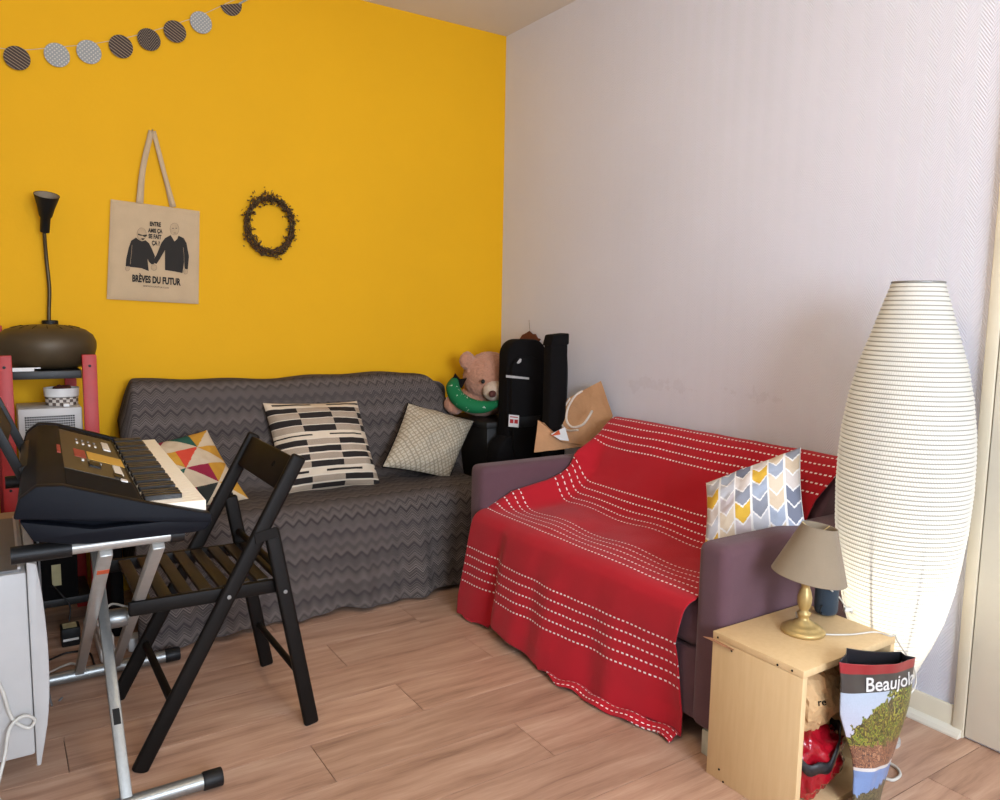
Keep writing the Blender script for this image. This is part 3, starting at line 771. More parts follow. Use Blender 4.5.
# ------------------------------------------------------------------ radiator and clutter on the left
rd = thing('radiator', 'white electric wall radiator with curved front below the keyboard', 'radiator', (-2.35, -1.05, .06))
RY0, RY1 = -1.36, -.80
MB().box((-2.45, RY0, .085), (-2.244, RY1, .55)).build('radiator_body', M_white_metal, rd, bevel=.006)
fc = [(-2.243, .575), (-2.222, .568), (-2.212, .47), (-2.2065, .33), (-2.212, .19), (-2.234, .055), (-2.243, .055)]
prism_y([(p.x, p.y) for p in bez([(a, b, 0) for a, b in fc[1:6]], 5)]+[fc[6], fc[0]], RY0-.004, RY1+.004).build('curved_front', M_white_metal, rd, bevel=.003)
MB().box((-2.44, RY0+.012, .5502), (-2.256, RY1-.012, .556)).build('top_grille', M_grille, rd)
for k in range(4): 
    x = -2.435+k*.058
    MB().box((x, RY0+.012, .5562), (x+.006, RY1-.012, .562)).build('grille_slat', M_white_metal, rd)
for y in (RY0+.1, RY1-.1): MB().box((XL+.0, y-.03, .25), (-2.449, y+.03, .35)).build('wall_bracket', M_steel, rd)
cb = thing('cardboard_box', 'cardboard box with a printed strip between radiator and red shelf', 'box', (-2.34, -.6, 0))
M_card = plain('cardboard', (190, 158, 120), .85)
MB().box((-2.45, -.74, 0), (-2.245, -.42, .485)).build('box_body', M_card, cb, bevel=.003)
MB().box((-2.40, -.7415, .45), (-2.25, -.7402, .475)).build('label_strip', M_white_plastic, cb)
M_cable = plain('white_cable', (224, 220, 210), .5, bstr=0); M_bcable = plain('black_cable', (24, 22, 22), .5, bstr=0)
def cable(name, label, pts, r, mat_, n=16): return tag(MB().tube(bez(pts, n), r, 8).build(name, mat_, smooth=True), label, 'cable')
cable('cable', 'white cable hanging in a loop across the radiator front', [at_y(-14, 655, -1.385), at_y(2, 690, -1.38), at_y(12, 718, -1.375), at_y(28, 728, -1.372), at_y(35, 720, -1.372), at_y(24, 716, -1.378), at_y(10, 728, -1.385), at_y(5, 755, -1.40), at_y(-3, 790, -1.43)+Vector((0, 0, 0)), (-2.33, -1.45, .006), (-2.45, -1.6, .006)], .0042, M_cable)
fb = thing('folded_bag', 'black folded bag squeezed between red shelf and sofa', 'bag', (-1.95, -.3, 0))
MB().box((-1.974, -.50, 0), (-1.932, -.08, .50)).build('bag_body', M_black_matt, fb, bevel=.015, seg=3)
MB().tube(bez([(-1.953, -.42, .495), (-1.953, -.38, .545), (-1.953, -.24, .55), (-1.953, -.18, .495)], 8), .007, 8).build('handle', M_black, fb, smooth=True)
ad = thing('power_adapter', 'black power adapter with a pale label lying on the floor', 'adapter', (-2.09, -.45, 0))
MB().box((-2.135, -.50, .0), (-2.075, -.43, .065)).build('adapter_body', M_black, ad, bevel=.005)
MB().box((-2.128, -.49, .0652), (-2.085, -.44, .066)).build('rating_label', M_tagp, ad); MB().box((-2.13, -.5015, .022), (-2.082, -.5002, .030)).build('edge_stripe', M_white_plastic, ad)
ps = thing('power_strip', 'white power strip with plugs on the floor behind the stand', 'power strip', (-1.99, -.62, 0))
MB().box((-2.035, -.70, 0), (-1.985, -.45, .04)).build('strip_body', M_white_plastic, ps, bevel=.006)
for y in (-.67, -.60, -.53): MB().box((-2.03, y-.022, .0402), (-1.99, y+.022, .085)).build('plug', M_white_plastic, ps, bevel=.006)
o = MB().box((-1.945, -.66, 0), (-1.90, -.60, .05)).build('charger', M_white_plastic, bevel=.008); tag(o, 'small white charger plug on the floor beside the stand foot', 'charger')
cable('cable', 'white cable curling up from the power strip plugs', [(-2.01, -.62, .085), (-2.02, -.64, .13), (-1.99, -.62, .17), (-1.93, -.56, .13), (-1.88, -.50, .10)], .004, M_cable)
cable('cable', 'white cable looped on the floor beside the radiator', [(-2.19, -.70, .006), (-2.12, -.66, .006), (-2.10, -.72, .006), (-2.14, -.76, .006), (-2.19, -.75, .006)], .004, M_cable)
cable('cable', 'black cable running down from the crate to the adapter', [(-2.15, -.37, .19), (-2.13, -.40, .17), (-2.10, -.42, .12), (-2.105, -.44, .07)], .003, M_bcable)
cable('cable', 'black cable trailing over the floor behind the stand', [(-2.19, -.60, .005), (-2.12, -.56, .005), (-2.06, -.60, .005), (-2.045, -.73, .005), (-1.95, -.72, .005), (-1.86, -.70, .005)], .0035, M_bcable)
cable('cable', 'thin grey cable hanging down behind the keyboard near the radiator', [(-2.205, -1.0, .68), (-2.207, -1.0, .62), (-2.205, -1.0, .45), (-2.203, -.98, .22), (-2.19, -.93, .005), (-2.16, -.90, .005)], .003, M_grille)

# ------------------------------------------------------------------ decorations on the yellow wall
ga = thing('garland', 'paper disc garland strung across the top of the yellow wall', 'garland', (-1.8, -.006, 2.2))
def disc_mat(name, c1, c2, kind):
    m, t, b = newmat(name, .8, 0, .2); x, y, z = sep(t, coord(t))
    if kind == 'dots': k = (((x+z)/.015).fract()-.5).abs().lt(.2)*((((x-z)/.015).fract()-.5).abs().lt(.2))
    elif kind == 'chev': k = ((z+(x/.06).tri()*.045)/.012).fract().lt(.25)
    else: k = ((x*.6+z)/.012).fract().lt(.25)
    t.links.new(mix(t, k, L4(c1), L4(c2)), b.inputs['Base Color']); return m
D1 = disc_mat('dark_striped_paper', (66, 56, 50), (150, 132, 112), 'str'); D2 = disc_mat('grey_dotted_paper', (150, 152, 150), (206, 200, 186), 'dots'); D3 = disc_mat('dark_chevron_paper', (60, 52, 48), (140, 124, 106), 'chev')
gp = [(17, 58, D1), (57, 55, D2), (89, 52, D2), (121, 46.5, D1), (149, 39.5, D3), (175, 31.5, D1), (201, 22.5, D2)]
cents = []
for px, py, mm in gp:
    c = at_y(px, py, -.012); cents.append(c)
    o = MB().lathe([(.0005, -.0006), (.043, -.0006), (.043, .0006), (.0005, .0006)], (0, 0, 0), 36, Matrix.Rotation(PI/2+.06*math.sin(px), 3, 'X')).build('paper_disc', mm, ga, local=True)
    o.location = c-ga.location
c = at_y(231, 4, -.012); a0 = .35
o = MB().prism([(0.045*math.cos(-a), .045*math.sin(-a)) for a in [PI*k/20 for k in range(21)]], -.0006, .0006, Matrix.Rotation(-.30, 4, 'Y') @ Matrix.Rotation(PI/2+.25, 4, 'X')).build('folded_disc', D1, ga, local=True); o.location = c-ga.location
st_pts = [at_y(-25, 44, -.011)]+[c_+Vector((0, .006, .03)) for c_ in cents]+[at_y(232, 1, -.013), at_y(250, -6, -.012), at_y(300, -40, -.008)]
MB().tube(bez(st_pts, 6), .0009, 5).build('string', M_cable, ga)
MB().tube([at_y(239, 4, -.012), at_y(246, 0, -.012), at_y(256, -4, -.012)], .004, 6).build('paper_tail', D2, ga)
# tote bag
M_canvas = fabric('natural_canvas', (214, 186, 148), 900, .05)
tb = thing('tote_bag', 'natural canvas tote bag with black print hanging on the yellow wall', 'bag', at_y(152, 130, -.01))
TQ = [np.array(at_y(x, y, -.019)) for x, y in ((111, 199), (200, 211), (199, 304), (107, 299))]
n = 40; G = np.zeros((2, n, n, 3))
for i in range(n):
    for j in range(n):
        s_, t_ = j/(n-1), i/(n-1)
        p = (1-s_)*(1-t_)*TQ[0]+s_*(1-t_)*TQ[1]+s_*t_*TQ[2]+(1-s_)*t_*TQ[3]
        e_ = min(s_, 1-s_, t_, 1-t_)*14; k_ = min(1, e_)**.5
        G[0, i, j] = p+np.array([0, (1-k_)*.008+.0008*nz(s_*5, t_*5), 0]); G[1, i, j] = p+np.array([0, .008+k_*.008, 0])
MBt = MB().grid([[Vector(G[0, i, j]) for j in range(n)] for i in range(n)]); MBt.grid([[Vector(G[1, i, j]) for j in range(n)] for i in range(n)])
body = MBt.build('bag_body', M_canvas, tb, smooth='auto')
hm = MB(); hm.grid([[Vector(G[0, i, j])+Vector((0, -.0012, 0)) for j in range(n)] for i in (0, 1, 2)]); hm.build('top_hem', M_canvas, body)
def ribbon(pts, wd, name, mat_, parent, th=.0018):
    m_ = MB(); P_ = [Vector(p) for p in pts]; rows_ = []
    for i, p in enumerate(P_):
        d = P_[min(i+1, len(P_)-1)]-P_[max(0, i-1)]; s_ = Vector((d.z, 0, -d.x)).normalized()*wd/2
        rows_.append([p-s_, p+s_])
    m_.grid(rows_); o = m_.build(name, mat_, parent, smooth=True); md = o.modifiers.new('thickness', 'SOLIDIFY'); md.thickness = th
    return o
TOP = at_y(152.5, 131, -.011)
for x0, yy in ((139, -.0225), (140.5, -.013)): ribbon(bez([at_y(x0, 203, yy), at_y(143, 168, yy+.002), TOP+Vector((-.004, 0, .0))], 8), .021, 'strap', M_canvas, tb)
for x0, yy in ((174, -.0225), (172, -.013)): ribbon(bez([at_y(x0, 207, yy), at_y(163, 168, yy+.002), TOP+Vector((.004, 0, 0))], 8), .017, 'strap', M_canvas, tb)
MB().tube([TOP+Vector((0, .011, 0)), TOP+Vector((0, -.004, .004))], .0025, 8).build('nail', M_steel, tb)
M_ink = plain('black_print_ink', (34, 28, 20), .8, bstr=0); M_skin = plain('pale_print', (200, 172, 134), .8, bstr=0)
def T(cx, cy, d=0): return at_y(110+cx/8, 200+cy/8, -.0212-d)
def ink(poly, name, mat_=M_ink, d=0): 
    m_ = MB(); m_.add([T(x, y, d) for x, y in poly], [tuple(range(len(poly)))]); o = m_.build(name, mat_, body)
    md = o.modifiers.new('thickness', 'SOLIDIFY'); md.thickness = .0003; return o
ell = lambda cx, cy, rx, ry, k=18: [(cx+rx*math.cos(2*PI*i/k), cy+ry*math.sin(2*PI*i/k)) for i in range(k)]
ink([(208, 300), (232, 320), (255, 330), (285, 322), (312, 345), (335, 390), (360, 450), (345, 490), (355, 512), (332, 515), (312, 495), (300, 470), (310, 568), (250, 545), (160, 535), (150, 528), (125, 530), (130, 470), (150, 380), (170, 325)], 'printed_sweater')
ink([(440, 305), (485, 280), (500, 305), (516, 332), (538, 312), (548, 285), (590, 305), (612, 345), (632, 450), (622, 555), (598, 550), (592, 500), (580, 585), (520, 572), (440, 560), (440, 400), (400, 470), (372, 512), (345, 500), (345, 480), (372, 440), (410, 345)], 'printed_sweater')
for pth in (((176, 360), (172, 420), (162, 515)), ((586, 380), (592, 440), (594, 520))):
    o = MB().tube([T(x, y, .0003) for x, y in pth], .0006, 5).build('print_line', M_skin, body)
for (cx, cy, rx, ry) in ((253, 272, 37, 50), (516, 232, 36, 48)):
    ink(ell(cx, cy, rx, ry), 'printed_head', M_skin, .0001)
    MB().tube([T(x, y, .0004) for x, y in ell(cx, cy, rx, ry)], .0004, 5, closed=True).build('print_line', M_ink, body)
ink([(222, 268), (262, 280), (296, 276), (294, 290), (272, 296), (262, 286), (246, 286), (224, 280)], 'printed_glasses', M_ink, .0006)
ink([(250, 306), (276, 306), (272, 318), (254, 318)], 'printed_beard', M_ink, .0006)
for x in (504, 530): ink(ell(x, 226, 7, 3, 8), 'printed_eye', M_ink, .0006)
ink([(508, 262), (528, 262), (526, 266), (510, 266)], 'printed_mouth', M_ink, .0006)
for (cx, cy, rx, ry) in ((352, 540, 24, 24), (140, 548, 17, 20), (604, 572, 17, 22)):
    ink(ell(cx, cy, rx, ry, 12), 'printed_hand', M_skin, .0001); MB().tube([T(x, y, .0004) for x, y in ell(cx, cy, rx, ry, 12)], .0004, 5, closed=True).build('print_line', M_ink, body)
def ptext(txt, x0, y0, x1, y1, hgt, d=.0006, off=.03):
    vs, fs = text_mesh(txt, 1, off); X = max(v.x for v in vs); x_ = min(v.x for v in vs); Ym = max(v.y for v in vs)
    Ym = .72 if 'È' not in txt and 'Ç' not in txt else .72
    m_ = MB().add([T(x0+(x1-x0)*(v.x-x_)/(X-x_), y0+(y1-y0)*(v.x-x_)/(X-x_)-v.y/Ym*hgt, d) for v in vs], fs); return m_.build('lettering', M_ink, body)
for a in (('ENTRE', 319, 206, 407, 213, 34), ('AMIS ÇA', 304, 257, 420, 266, 32), ('SE FAIT', 308, 304, 412, 314, 34), ('ÇA ?', 334, 358, 398, 364, 34), ('BRÈVES DU FUTUR', 178, 650, 566, 682, 54)): ptext(*a, off=.045)
ptext('BREVESDUFUTUR.COM', 268, 692, 470, 710, 12, off=0)
# dried twig wreath
wc = at_y(270, 225.5, -.022)
wt = thing('wreath', 'dried brown twig wreath hanging on the yellow wall', 'wreath', (wc.x, -.022, wc.z))
M_twig = plain('dry_twig', (92, 66, 34), .85, c2=(56, 38, 20), nscale=120)
M_leafd = plain('dry_leaf', (98, 66, 26), .8, c2=(46, 26, 14), nscale=60); M_leafg = plain('dry_olive_leaf', (112, 100, 58), .8, c2=(80, 66, 34), nscale=60)
for k in range(7):
    pts = []
    for i in range(48):
        a = 2*PI*i/48; r_ = 1+.05*math.sin(a*3+k)+.03*math.sin(a*7+k*2); rr = .009
        pts.append(wc+Vector((.098*r_*math.cos(a)+rr*math.cos(a*5+k), .010*math.sin(a*6+k*1.7), .116*r_*math.sin(a)+rr*math.sin(a*5+k))))
    MB().tube(pts, .0026, 5, closed=True).build('twig', M_twig, wt, smooth=True)
rl = random.Random(3)
for nm, mm, cnt in (('dry_leaves', M_leafd, 620), ('olive_leaves', M_leafg, 190)):
    m_ = MB()
    for k in range(cnt):
        a = rl.random()*2*PI; cl = .6+.4*math.sin(a*4+1)+.3*math.sin(a*9); rad = rl.gauss(.001, .0095)+(.016 if (rl.random() < .2*cl) else 0)
        p = wc+Vector(((.098+rad)*math.cos(a), max(-.02, min(.016, rl.gauss(-.004, .009))), (.116+rad)*math.sin(a)))
        d = Vector((rl.gauss(0, 1), rl.gauss(0, .6), rl.gauss(0, 1))).normalized(); s_ = d.orthogonal().normalized(); n_ = d.cross(s_)
        l_, w_ = .008+.012*rl.random(), .0035+.0035*rl.random()
        tip = p+d*l_; tip.y = min(tip.y, -.003)
        m_.add([p, p+d*l_*.5+s_*w_+n_*.001, tip, p+d*l_*.5-s_*w_+n_*.001], [(0, 1, 2, 3)])
    o = m_.build(nm, mm, wt); o['kind'] = 'stuff'

# ------------------------------------------------------------------ corner: side table, teddy bear, cases, paper bag
tbt = thing('side_table', 'small black cabinet table in the corner behind the sofas', 'table', (-.21, -.22, 0))
TX0, TX1, TY0, TY1, TTZ = -.335, -.02, -.40, -.025, .665
MB().box((TX0, TY0, TTZ-.03), (TX1, TY1, TTZ)).build('table_top', M_shelfb, tbt, bevel=.003)
MB().box((TX0+.01, TY0+.01, .09), (TX1-.01, TY1-.01, TTZ-.0305)).build('cabinet_body', M_shelfb, tbt, bevel=.003)
for x in (TX0+.02, TX1-.02):
    for y in (TY0+.02, TY1-.02): MB().box((x-.018, y-.018, 0), (x+.018, y+.018, .0895)).build('leg', M_shelfb, tbt, bevel=.002)
HB = at_y(489, 377, -.24)         # bear head
br = thing('teddy_bear', 'pink-beige teddy bear with a green scarf sitting in the corner', 'teddy bear', (HB.x, HB.y, TTZ+.0005))
def fur_mat(name, c):
    m, t, b = newmat(name, .95, 0, .1); o = coord(t); n_ = noise_tex(t, o, 130, 4, .7)
    t.links.new(mix(t, n_, L4(tuple(v*.78 for v in c)), L4(c)), b.inputs['Base Color']); bump(t, b, n_, .9, .006); b.inputs['Sheen Weight'].default_value = .3
    return m
M_fur = fur_mat('pink_beige_plush', (206, 150, 122)); M_fur2 = fur_mat('cream_plush', (226, 200, 176))
face = Vector((-.12, -1, -.12)).normalized(); rgt = Vector((0, 0, 1)).cross(face).normalized(); upv = face.cross(rgt)
rgt = -rgt if rgt.x < 0 else rgt; upv = rgt.cross(face); upv = -upv if upv.z < 0 else upv
def HP(a, b, c): return HB+rgt*a+upv*b+face*c
m_ = MB().sphere(HB, (.134, .118, .126), 28)
m_.sphere(at_y(467, 360.5, -.235), (.040, .03, .045), 16); m_.sphere(HB+Vector((.118, 0, .10)), (.042, .03, .045), 16)
m_.sphere((HB.x+.0, HB.y+.055, TTZ+.085), (.14, .11, .084), 24)
m_.sphere(at_y(455, 404, -.27), (.055, .05, .05), 16); m_.sphere((HB.x+.12, HB.y+.01, TTZ+.085), (.05, .055, .075), 16)
bb_ = m_.build('body', M_fur, br, smooth=True)
md = bb_.modifiers.new('remesh', 'REMESH'); md.mode = 'VOXEL'; md.voxel_size = .0055; md.use_smooth_shade = True
md = bb_.modifiers.new('smooth', 'SMOOTH'); md.iterations = 6
tx = bpy.data.textures.new('plush', 'CLOUDS'); tx.noise_scale = .012
md = bb_.modifiers.new('plush', 'DISPLACE'); md.texture = tx; md.strength = .012; md.texture_coords = 'LOCAL'
MB().sphere(at_y(494.5, 391, -.345), (.062, .05, .05), 20).build('muzzle', M_fur2, br, smooth=True)
MB().sphere(at_y(492.5, 394, -.392), (.021, .012, .017), 14).build('nose', plain('brown_felt', (92, 44, 36), .8), br, smooth=True)
for px in (483, 506): MB().sphere(at_y(px, 381.5, -.354), (.011, .009, .011), 12).build('eye', M_black, br, smooth=True)
M_green2, t, b = newmat('green_printed_scarf', .75, 0, .3); nn = noise_tex(t, coord(t), 55, 2, .8)
t.links.new(mix(t, nn.gt(.68), L4((10, 104, 60)), L4((206, 214, 200))), b.inputs['Base Color'])
sc = bez([at_y(x, y, Y) for x, y, Y in ((455, 380, -.24), (453, 388, -.28), (457, 397, -.32), (466, 404, -.36), (478, 407, -.39), (490, 406, -.40), (500, 402, -.38))], 5)
MB().tube(sc, [float(np.interp(i/(len(sc)-1), [0, .15, .45, .75, 1], [.02, .034, .038, .030, .012])) for i in range(len(sc))], 14).build('scarf', M_green2, br, smooth=True)
MB().add([at_y(449, 386, -.27), at_y(455, 373, -.25), at_y(460, 379, -.25), at_y(467, 378, -.27), at_y(462, 388, -.29), at_y(457, 384, -.22)], [(0, 1, 2, 3, 4), (0, 1, 5), (1, 2, 5), (2, 3, 5), (3, 4, 5), (4, 0, 5)]).build('scarf_lining', M_black_matt, br)
# instrument gig bag
gb = thing('instrument_case', 'padded black instrument case with a small red label in the corner', 'case', (-.21, -.52, 0))
def arch(x0, x1, z0, z1, r, k=8):
    p = [(x0, z0), (x1, z0)]
    for i in range(k+1): a = PI/2*i/k; p.append((x1-r+r*math.cos(a), z1-r+r*math.sin(a)))
    for i in range(k+1): a = PI/2+PI/2*i/k; p.append((x0+r+r*math.cos(a), z1-r+r*math.sin(a)))
    return p
def prism_xz(poly, y0, y1):
    m_ = MB().prism(poly, 0, 1); m_.v = [Vector((p.x, y0+p.z*(y1-y0), p.y)) for p in m_.v]; return m_
GY = -.505; gx0, gx1 = at_y(499.5, 390, GY+.07).x, at_y(546, 390, GY).x
gcx = (gx0+gx1)/2
prism_xz(arch(gx0, gx1, .30, 1.065, .075), GY, GY+.085).build('upper_body', M_black_matt, gb, bevel=.012, seg=3)
prism_xz(arch(gx0-.06, gx1+.05, 0, .62, .10), GY-.015, GY+.086).build('lower_body', M_black_matt, gb, bevel=.015, seg=3)
prism_xz(arch(gx0+.008, gx1-.045, .64, .985, .06), GY-.022, GY+.004).build('front_pocket', M_black_matt, gb, bevel=.008, seg=2)
pk = prism_xz([(gx0+.02, .56), (gx0+.04, .50), (gx1-.08, .49), (gx1-.05, .56), (gx1-.045, .705), (gx0+.01, .705)], GY-.03, GY+.0).build('lower_pocket', M_black_matt, gb, bevel=.008, seg=2)
prism_xz([(gx0+.015, .705), (gx0+.03, .672), (gx0+.055, .655), (gx1-.095, .655), (gx1-.065, .672), (gx1-.05, .705)], GY-.036, GY-.0302).build('pocket_flap', M_black, pk, bevel=.002)
def quad_px(pts, Y, name, mat_, parent, th=.0015):
    m_ = MB().add([at_y(x, y, Y) for x, y in pts], [tuple(range(len(pts)))]); o = m_.build(name, mat_, parent)
    md = o.modifiers.new('thickness', 'SOLIDIFY'); md.thickness = th; md.offset = 0; return o
M_refl = plain('reflective_grey', (196, 192, 188), .4, bstr=0)
quad_px([(506, 375), (529, 377.5), (529, 379.5), (506, 377.5)], GY-.0235, 'reflective_strip', M_refl, gb)
quad_px([(517, 362.5), (520, 358.5), (521.5, 359), (521, 362), (519, 363.5), (517.5, 363.5)], GY-.0235, 'zip_mark', M_refl, gb)
lab = quad_px([(509, 414.5), (519, 415.5), (518.5, 427.5), (508.5, 426.5)], GY-.042, 'maker_label', M_white_plastic, gb)
M_redp = plain('red_print', (190, 40, 40), .6, bstr=0)
for pts in ([(510, 419), (513.5, 419.4), (513.3, 423.3), (509.8, 423)], [(514.5, 419.5), (518, 419.8), (517.8, 423.8), (514.3, 423.4)], [(510.2, 416.2), (517.8, 417), (517.7, 418), (510.1, 417.2)]): quad_px(pts, GY-.044, 'label_print', M_redp, lab, .0006)
c2 = thing('slim_case', 'tall slim black case standing behind the sofa arm in the corner', 'case', (-.15, -.74, 0))
CYY = -.70; sx0, sx1 = at_y(541.5, 400, CYY).x, at_y(567.5, 380, CYY-.06).x
prism_xz([(sx0, 0), (sx1, 0), (sx1, 1.07), (sx1-.01, 1.098), (sx0+.015, 1.09), (sx0+.004, 1.07)], CYY-.06, CYY).build('case_body', M_black_matt, c2, bevel=.01, seg=3)
prism_xz([(sx0-.003, 1.045), (sx1+.002, 1.052), (sx1+.002, 1.102), (sx0+.012, 1.094)], CYY-.064, CYY+.003).build('folded_flap', M_black_matt, c2, bevel=.006, seg=2)
MB().tube(bez([(sx1+.003, CYY-.04, 1.03), (sx1+.012, CYY-.04, .92), (sx1+.01, CYY-.04, .78), (sx1+.002, CYY-.04, .66)], 8), .004, 8).build('strap', M_black, c2, smooth=True)
# brown felt ornament on the white wall
orn = thing('wall_ornament', 'small brown felt ornament hanging on the white wall above the case', 'ornament', at_x(531, 337, -.012))
oc = [(519, 340), (522, 335), (526, 333), (529, 331), (532, 334), (535, 334), (537, 338), (540, 339), (538, 342), (535, 340), (534, 346), (530, 342), (527, 346), (524, 341), (522, 345)]
m_ = MB().add([at_x(x, y, -.012) for x, y in oc], [tuple(range(len(oc)))]); o = m_.build('felt_shape', plain('brown_felt_cut', (112, 58, 30), .9), orn)
md = o.modifiers.new('thickness', 'SOLIDIFY'); md.thickness = .006
MB().tube([at_x(530, 333, -.009), at_x(529, 320, -.004)], .0008, 5).build('thread', M_twig, orn)
# kraft paper bag
kg = thing('paper_bag', 'brown kraft paper bag with white rope handles on the sofa arm', 'bag', (-.16, -.88, .60))
M_kraft = plain('kraft_paper', (196, 146, 102), .8, var=.08, nscale=12, bstr=.3, bdist=.004)
A = [at_x(565, 400, -.13), at_x(601, 381, -.045), at_x(613, 416, -.035), at_x(594, 446, -.07), at_x(570, 446, -.15)]
Bq = [at_y(538, 420, -.80), at_z(534, 452.5, .600), at_z(588, 446, .603), at_y(562, 441.5, -.865)]
m_ = MB()
m_.add(A, [(0, 1, 2, 3, 4)])
m_.add([Bq[0], Bq[1], Bq[2], Bq[3]], [(0, 1, 2, 3)])
m_.add([Bq[0], Bq[3], A[4], A[0], at_x(545, 424, -.22)], [(0, 1, 2, 4), (2, 3, 4)])
m_.add([Bq[1], Bq[2], A[3], A[2], A[1], at_z(560, 444, .601)], [(0, 1, 2, 5)])
o = m_.build('bag_body', M_kraft, kg, merge=True); md = o.modifiers.new('subd', 'SUBSURF'); md.subdivision_type = 'SIMPLE'; md.levels = md.render_levels = 3
tx2 = bpy.data.textures.new('crumple', 'CLOUDS'); tx2.noise_scale = .05
md = o.modifiers.new('crumple', 'DISPLACE'); md.texture = tx2; md.strength = .008; md.mid_level = .5
md = o.modifiers.new('thickness', 'SOLIDIFY'); md.thickness = .0012
M_rope = plain('white_rope', (226, 212, 196), .8, nscale=200, bstr=.4)
MB().tube(bez([at_x(582, 391, -.14), at_x(575, 396, -.17), at_x(568, 408, -.19), at_x(566.5, 420, -.2), at_x(572, 427, -.2), at_x(582, 425, -.18), at_x(588, 418, -.16), at_x(592, 411, -.12)], 6), .0052, 8).build('handle', M_rope, kg, smooth=True)
MB().tube(bez([at_x(570, 398, -.12), at_x(563, 410, -.15), at_x(561, 422, -.16), at_x(567, 430, -.16), at_x(578, 430, -.15)], 6), .0045, 8).build('handle', M_rope, kg, smooth=True)
def quad3(pts, name, mat_, parent):
    m_ = MB().add(pts, [tuple(range(len(pts)))]); o = m_.build(name, mat_, parent); md = o.modifiers.new('thickness', 'SOLIDIFY'); md.thickness = .0008; return o
quad3([at_y(551, 434, -.862), at_y(565, 427, -.862), at_y(569, 441, -.864), at_y(560, 440, -.866)], 'receipt', M_white_plastic, kg)
quad3([at_y(551, 436, -.867), at_y(559, 430, -.867), at_y(560.5, 434.5, -.867)], 'orange_tag', M_orange, kg)

# ------------------------------------------------------------------ bedside box with lamp
BX0, BX1, BY0, BY1, BZ = -.771, -.396, -2.46, -2.19, .387
bx = thing('cube_shelf', 'open birch veneer cube box used as a bedside table', 'box shelf', ((BX0+BX1)/2, (BY0+BY1)/2, 0))
BT = .018
MB().box((BX0, BY0, BZ-BT), (BX1, BY1-.003, BZ)).build('top_board', M_birch, bx, bevel=.0015)
MB().box((BX0+.0005, BY0+.001, 0), (BX0+BT, BY1-.003, BZ-BT-.0005)).build('side_board', M_birch, bx, bevel=.0012)
MB().box((BX1-BT, BY0+.001, 0), (BX1-.0005, BY1-.003, BZ-BT-.0005)).build('side_board', M_birch, bx, bevel=.0012)
MB().box((BX0+BT, BY0+.001, .0), (BX1-BT, BY1-.012, BT)).build('bottom_board', M_birch, bx, bevel=.0012)
MB().box((BX0+BT, BY1-.011, BT), (BX1-BT, BY1-.004, BZ-BT)).build('back_board', M_birch, bx)
MB().add([(BX0-.0005, BY1-.002, BZ-.02), (BX0-.0005, BY1-.075, BZ-.024), (BX0-.004, BY1-.07, BZ-.027), (BX0-.006, BY1+.018, BZ-.025), (BX0-.012, BY1+.02, BZ-.021), (BX0-.006, BY1, BZ-.018)], [(0, 1, 2, 5), (5, 2, 3, 4), (0, 5, 4), (1, 0, 4, 3, 2)]).build('loose_splinter', plain('raw_wood', (206, 150, 110), .8), bx)
for (y, z) in ((BY1-.02, BZ-.012), (BY1-.065, BZ-.03), (BY0+.07, BZ-.012), (BY0+.03, BZ-.010), (BY1-.045, .03), (BY1-.06, .004)):
    MB().lathe([(.0003, 0), (.0028, 0), (.0028, .0012), (.0003, .0012)], (BX0, y, z), 8, Matrix.Rotation(-PI/2, 3, 'Y')).build('screw_hole', M_black_matt, bx)
# table lamp
LC = Vector((-.577, -2.318, BZ+.0005))
tl = thing('table_lamp', 'small table lamp with gold turned base and taupe shade on the box', 'lamp', LC)
prof = [(.001, 0), (.053, 0), (.055, .004), (.054, .009), (.048, .013), (.044, .014), (.042, .018), (.034, .022), (.026, .024), (.024, .029), (.015, .033), (.012, .040), (.016, .046), (.017, .052), (.012, .056), (.011, .060), (.015, .068), (.0175, .080), (.018, .092), (.015, .106), (.011, .118), (.010, .124), (.0135, .127), (.0135, .133), (.010, .136), (.010, .165), (.001, .166)]
MB().lathe(prof, LC, 36).build('turned_base', M_gold, tl, smooth=True)
M_shade = fabric('taupe_lamp_shade', (150, 134, 112), 900, .04)
SC = LC+Vector((.004, -.004, .147)); MSh = Matrix.Rotation(-.14, 3, UP.cross(RT).normalized())
ax_ = FW.normalized(); MSh = Matrix.Rotation(.15, 3, ax_)
MB().lathe([(.0905, .0), (.0925, .002), (.0915, .004), (.0435, .132), (.044, .134), (.042, .134), (.0415, .132), (.0885, .004), (.0885, .0)], SC, 48, MSh, cap=False).build('lamp_shade', M_shade, tl, smooth='auto')
for k in range(3):
    a = 2*PI*k/3; MB().tube([SC+MSh @ Vector((0, 0, .112)), SC+MSh @ Vector((.0425*math.cos(a), .0425*math.sin(a), .133))], .0012, 6).build('shade_spoke', M_gold, tl)
MB().tube([LC+Vector((0, 0, .16)), SC+MSh @ Vector((0, 0, .06))], .012, 12).build('socket', M_white_plastic, tl, smooth='auto')
bz_ = BZ+.0033
e1 = at_z(797, 617, BZ+.03); e2 = at_z(803, 626, BZ+.012)
crd = [at_z(826, 586, BZ+.10), at_z(838, 596, BZ+.05), at_z(846, 607, BZ+.008), at_z(852, 613, bz_)]
MB().tube(bez(crd, 8), .0022, 8).build('cord', M_cable, tl, smooth=True)
MB().box((-.012, -.007, 0), (.03, .007, .012), Matrix.Translation(at_z(848, 611.5, bz_-.0025)) @ Matrix.Rotation(-.5, 4, 'Z')).build('plug', M_white_plastic, tl, bevel=.002)
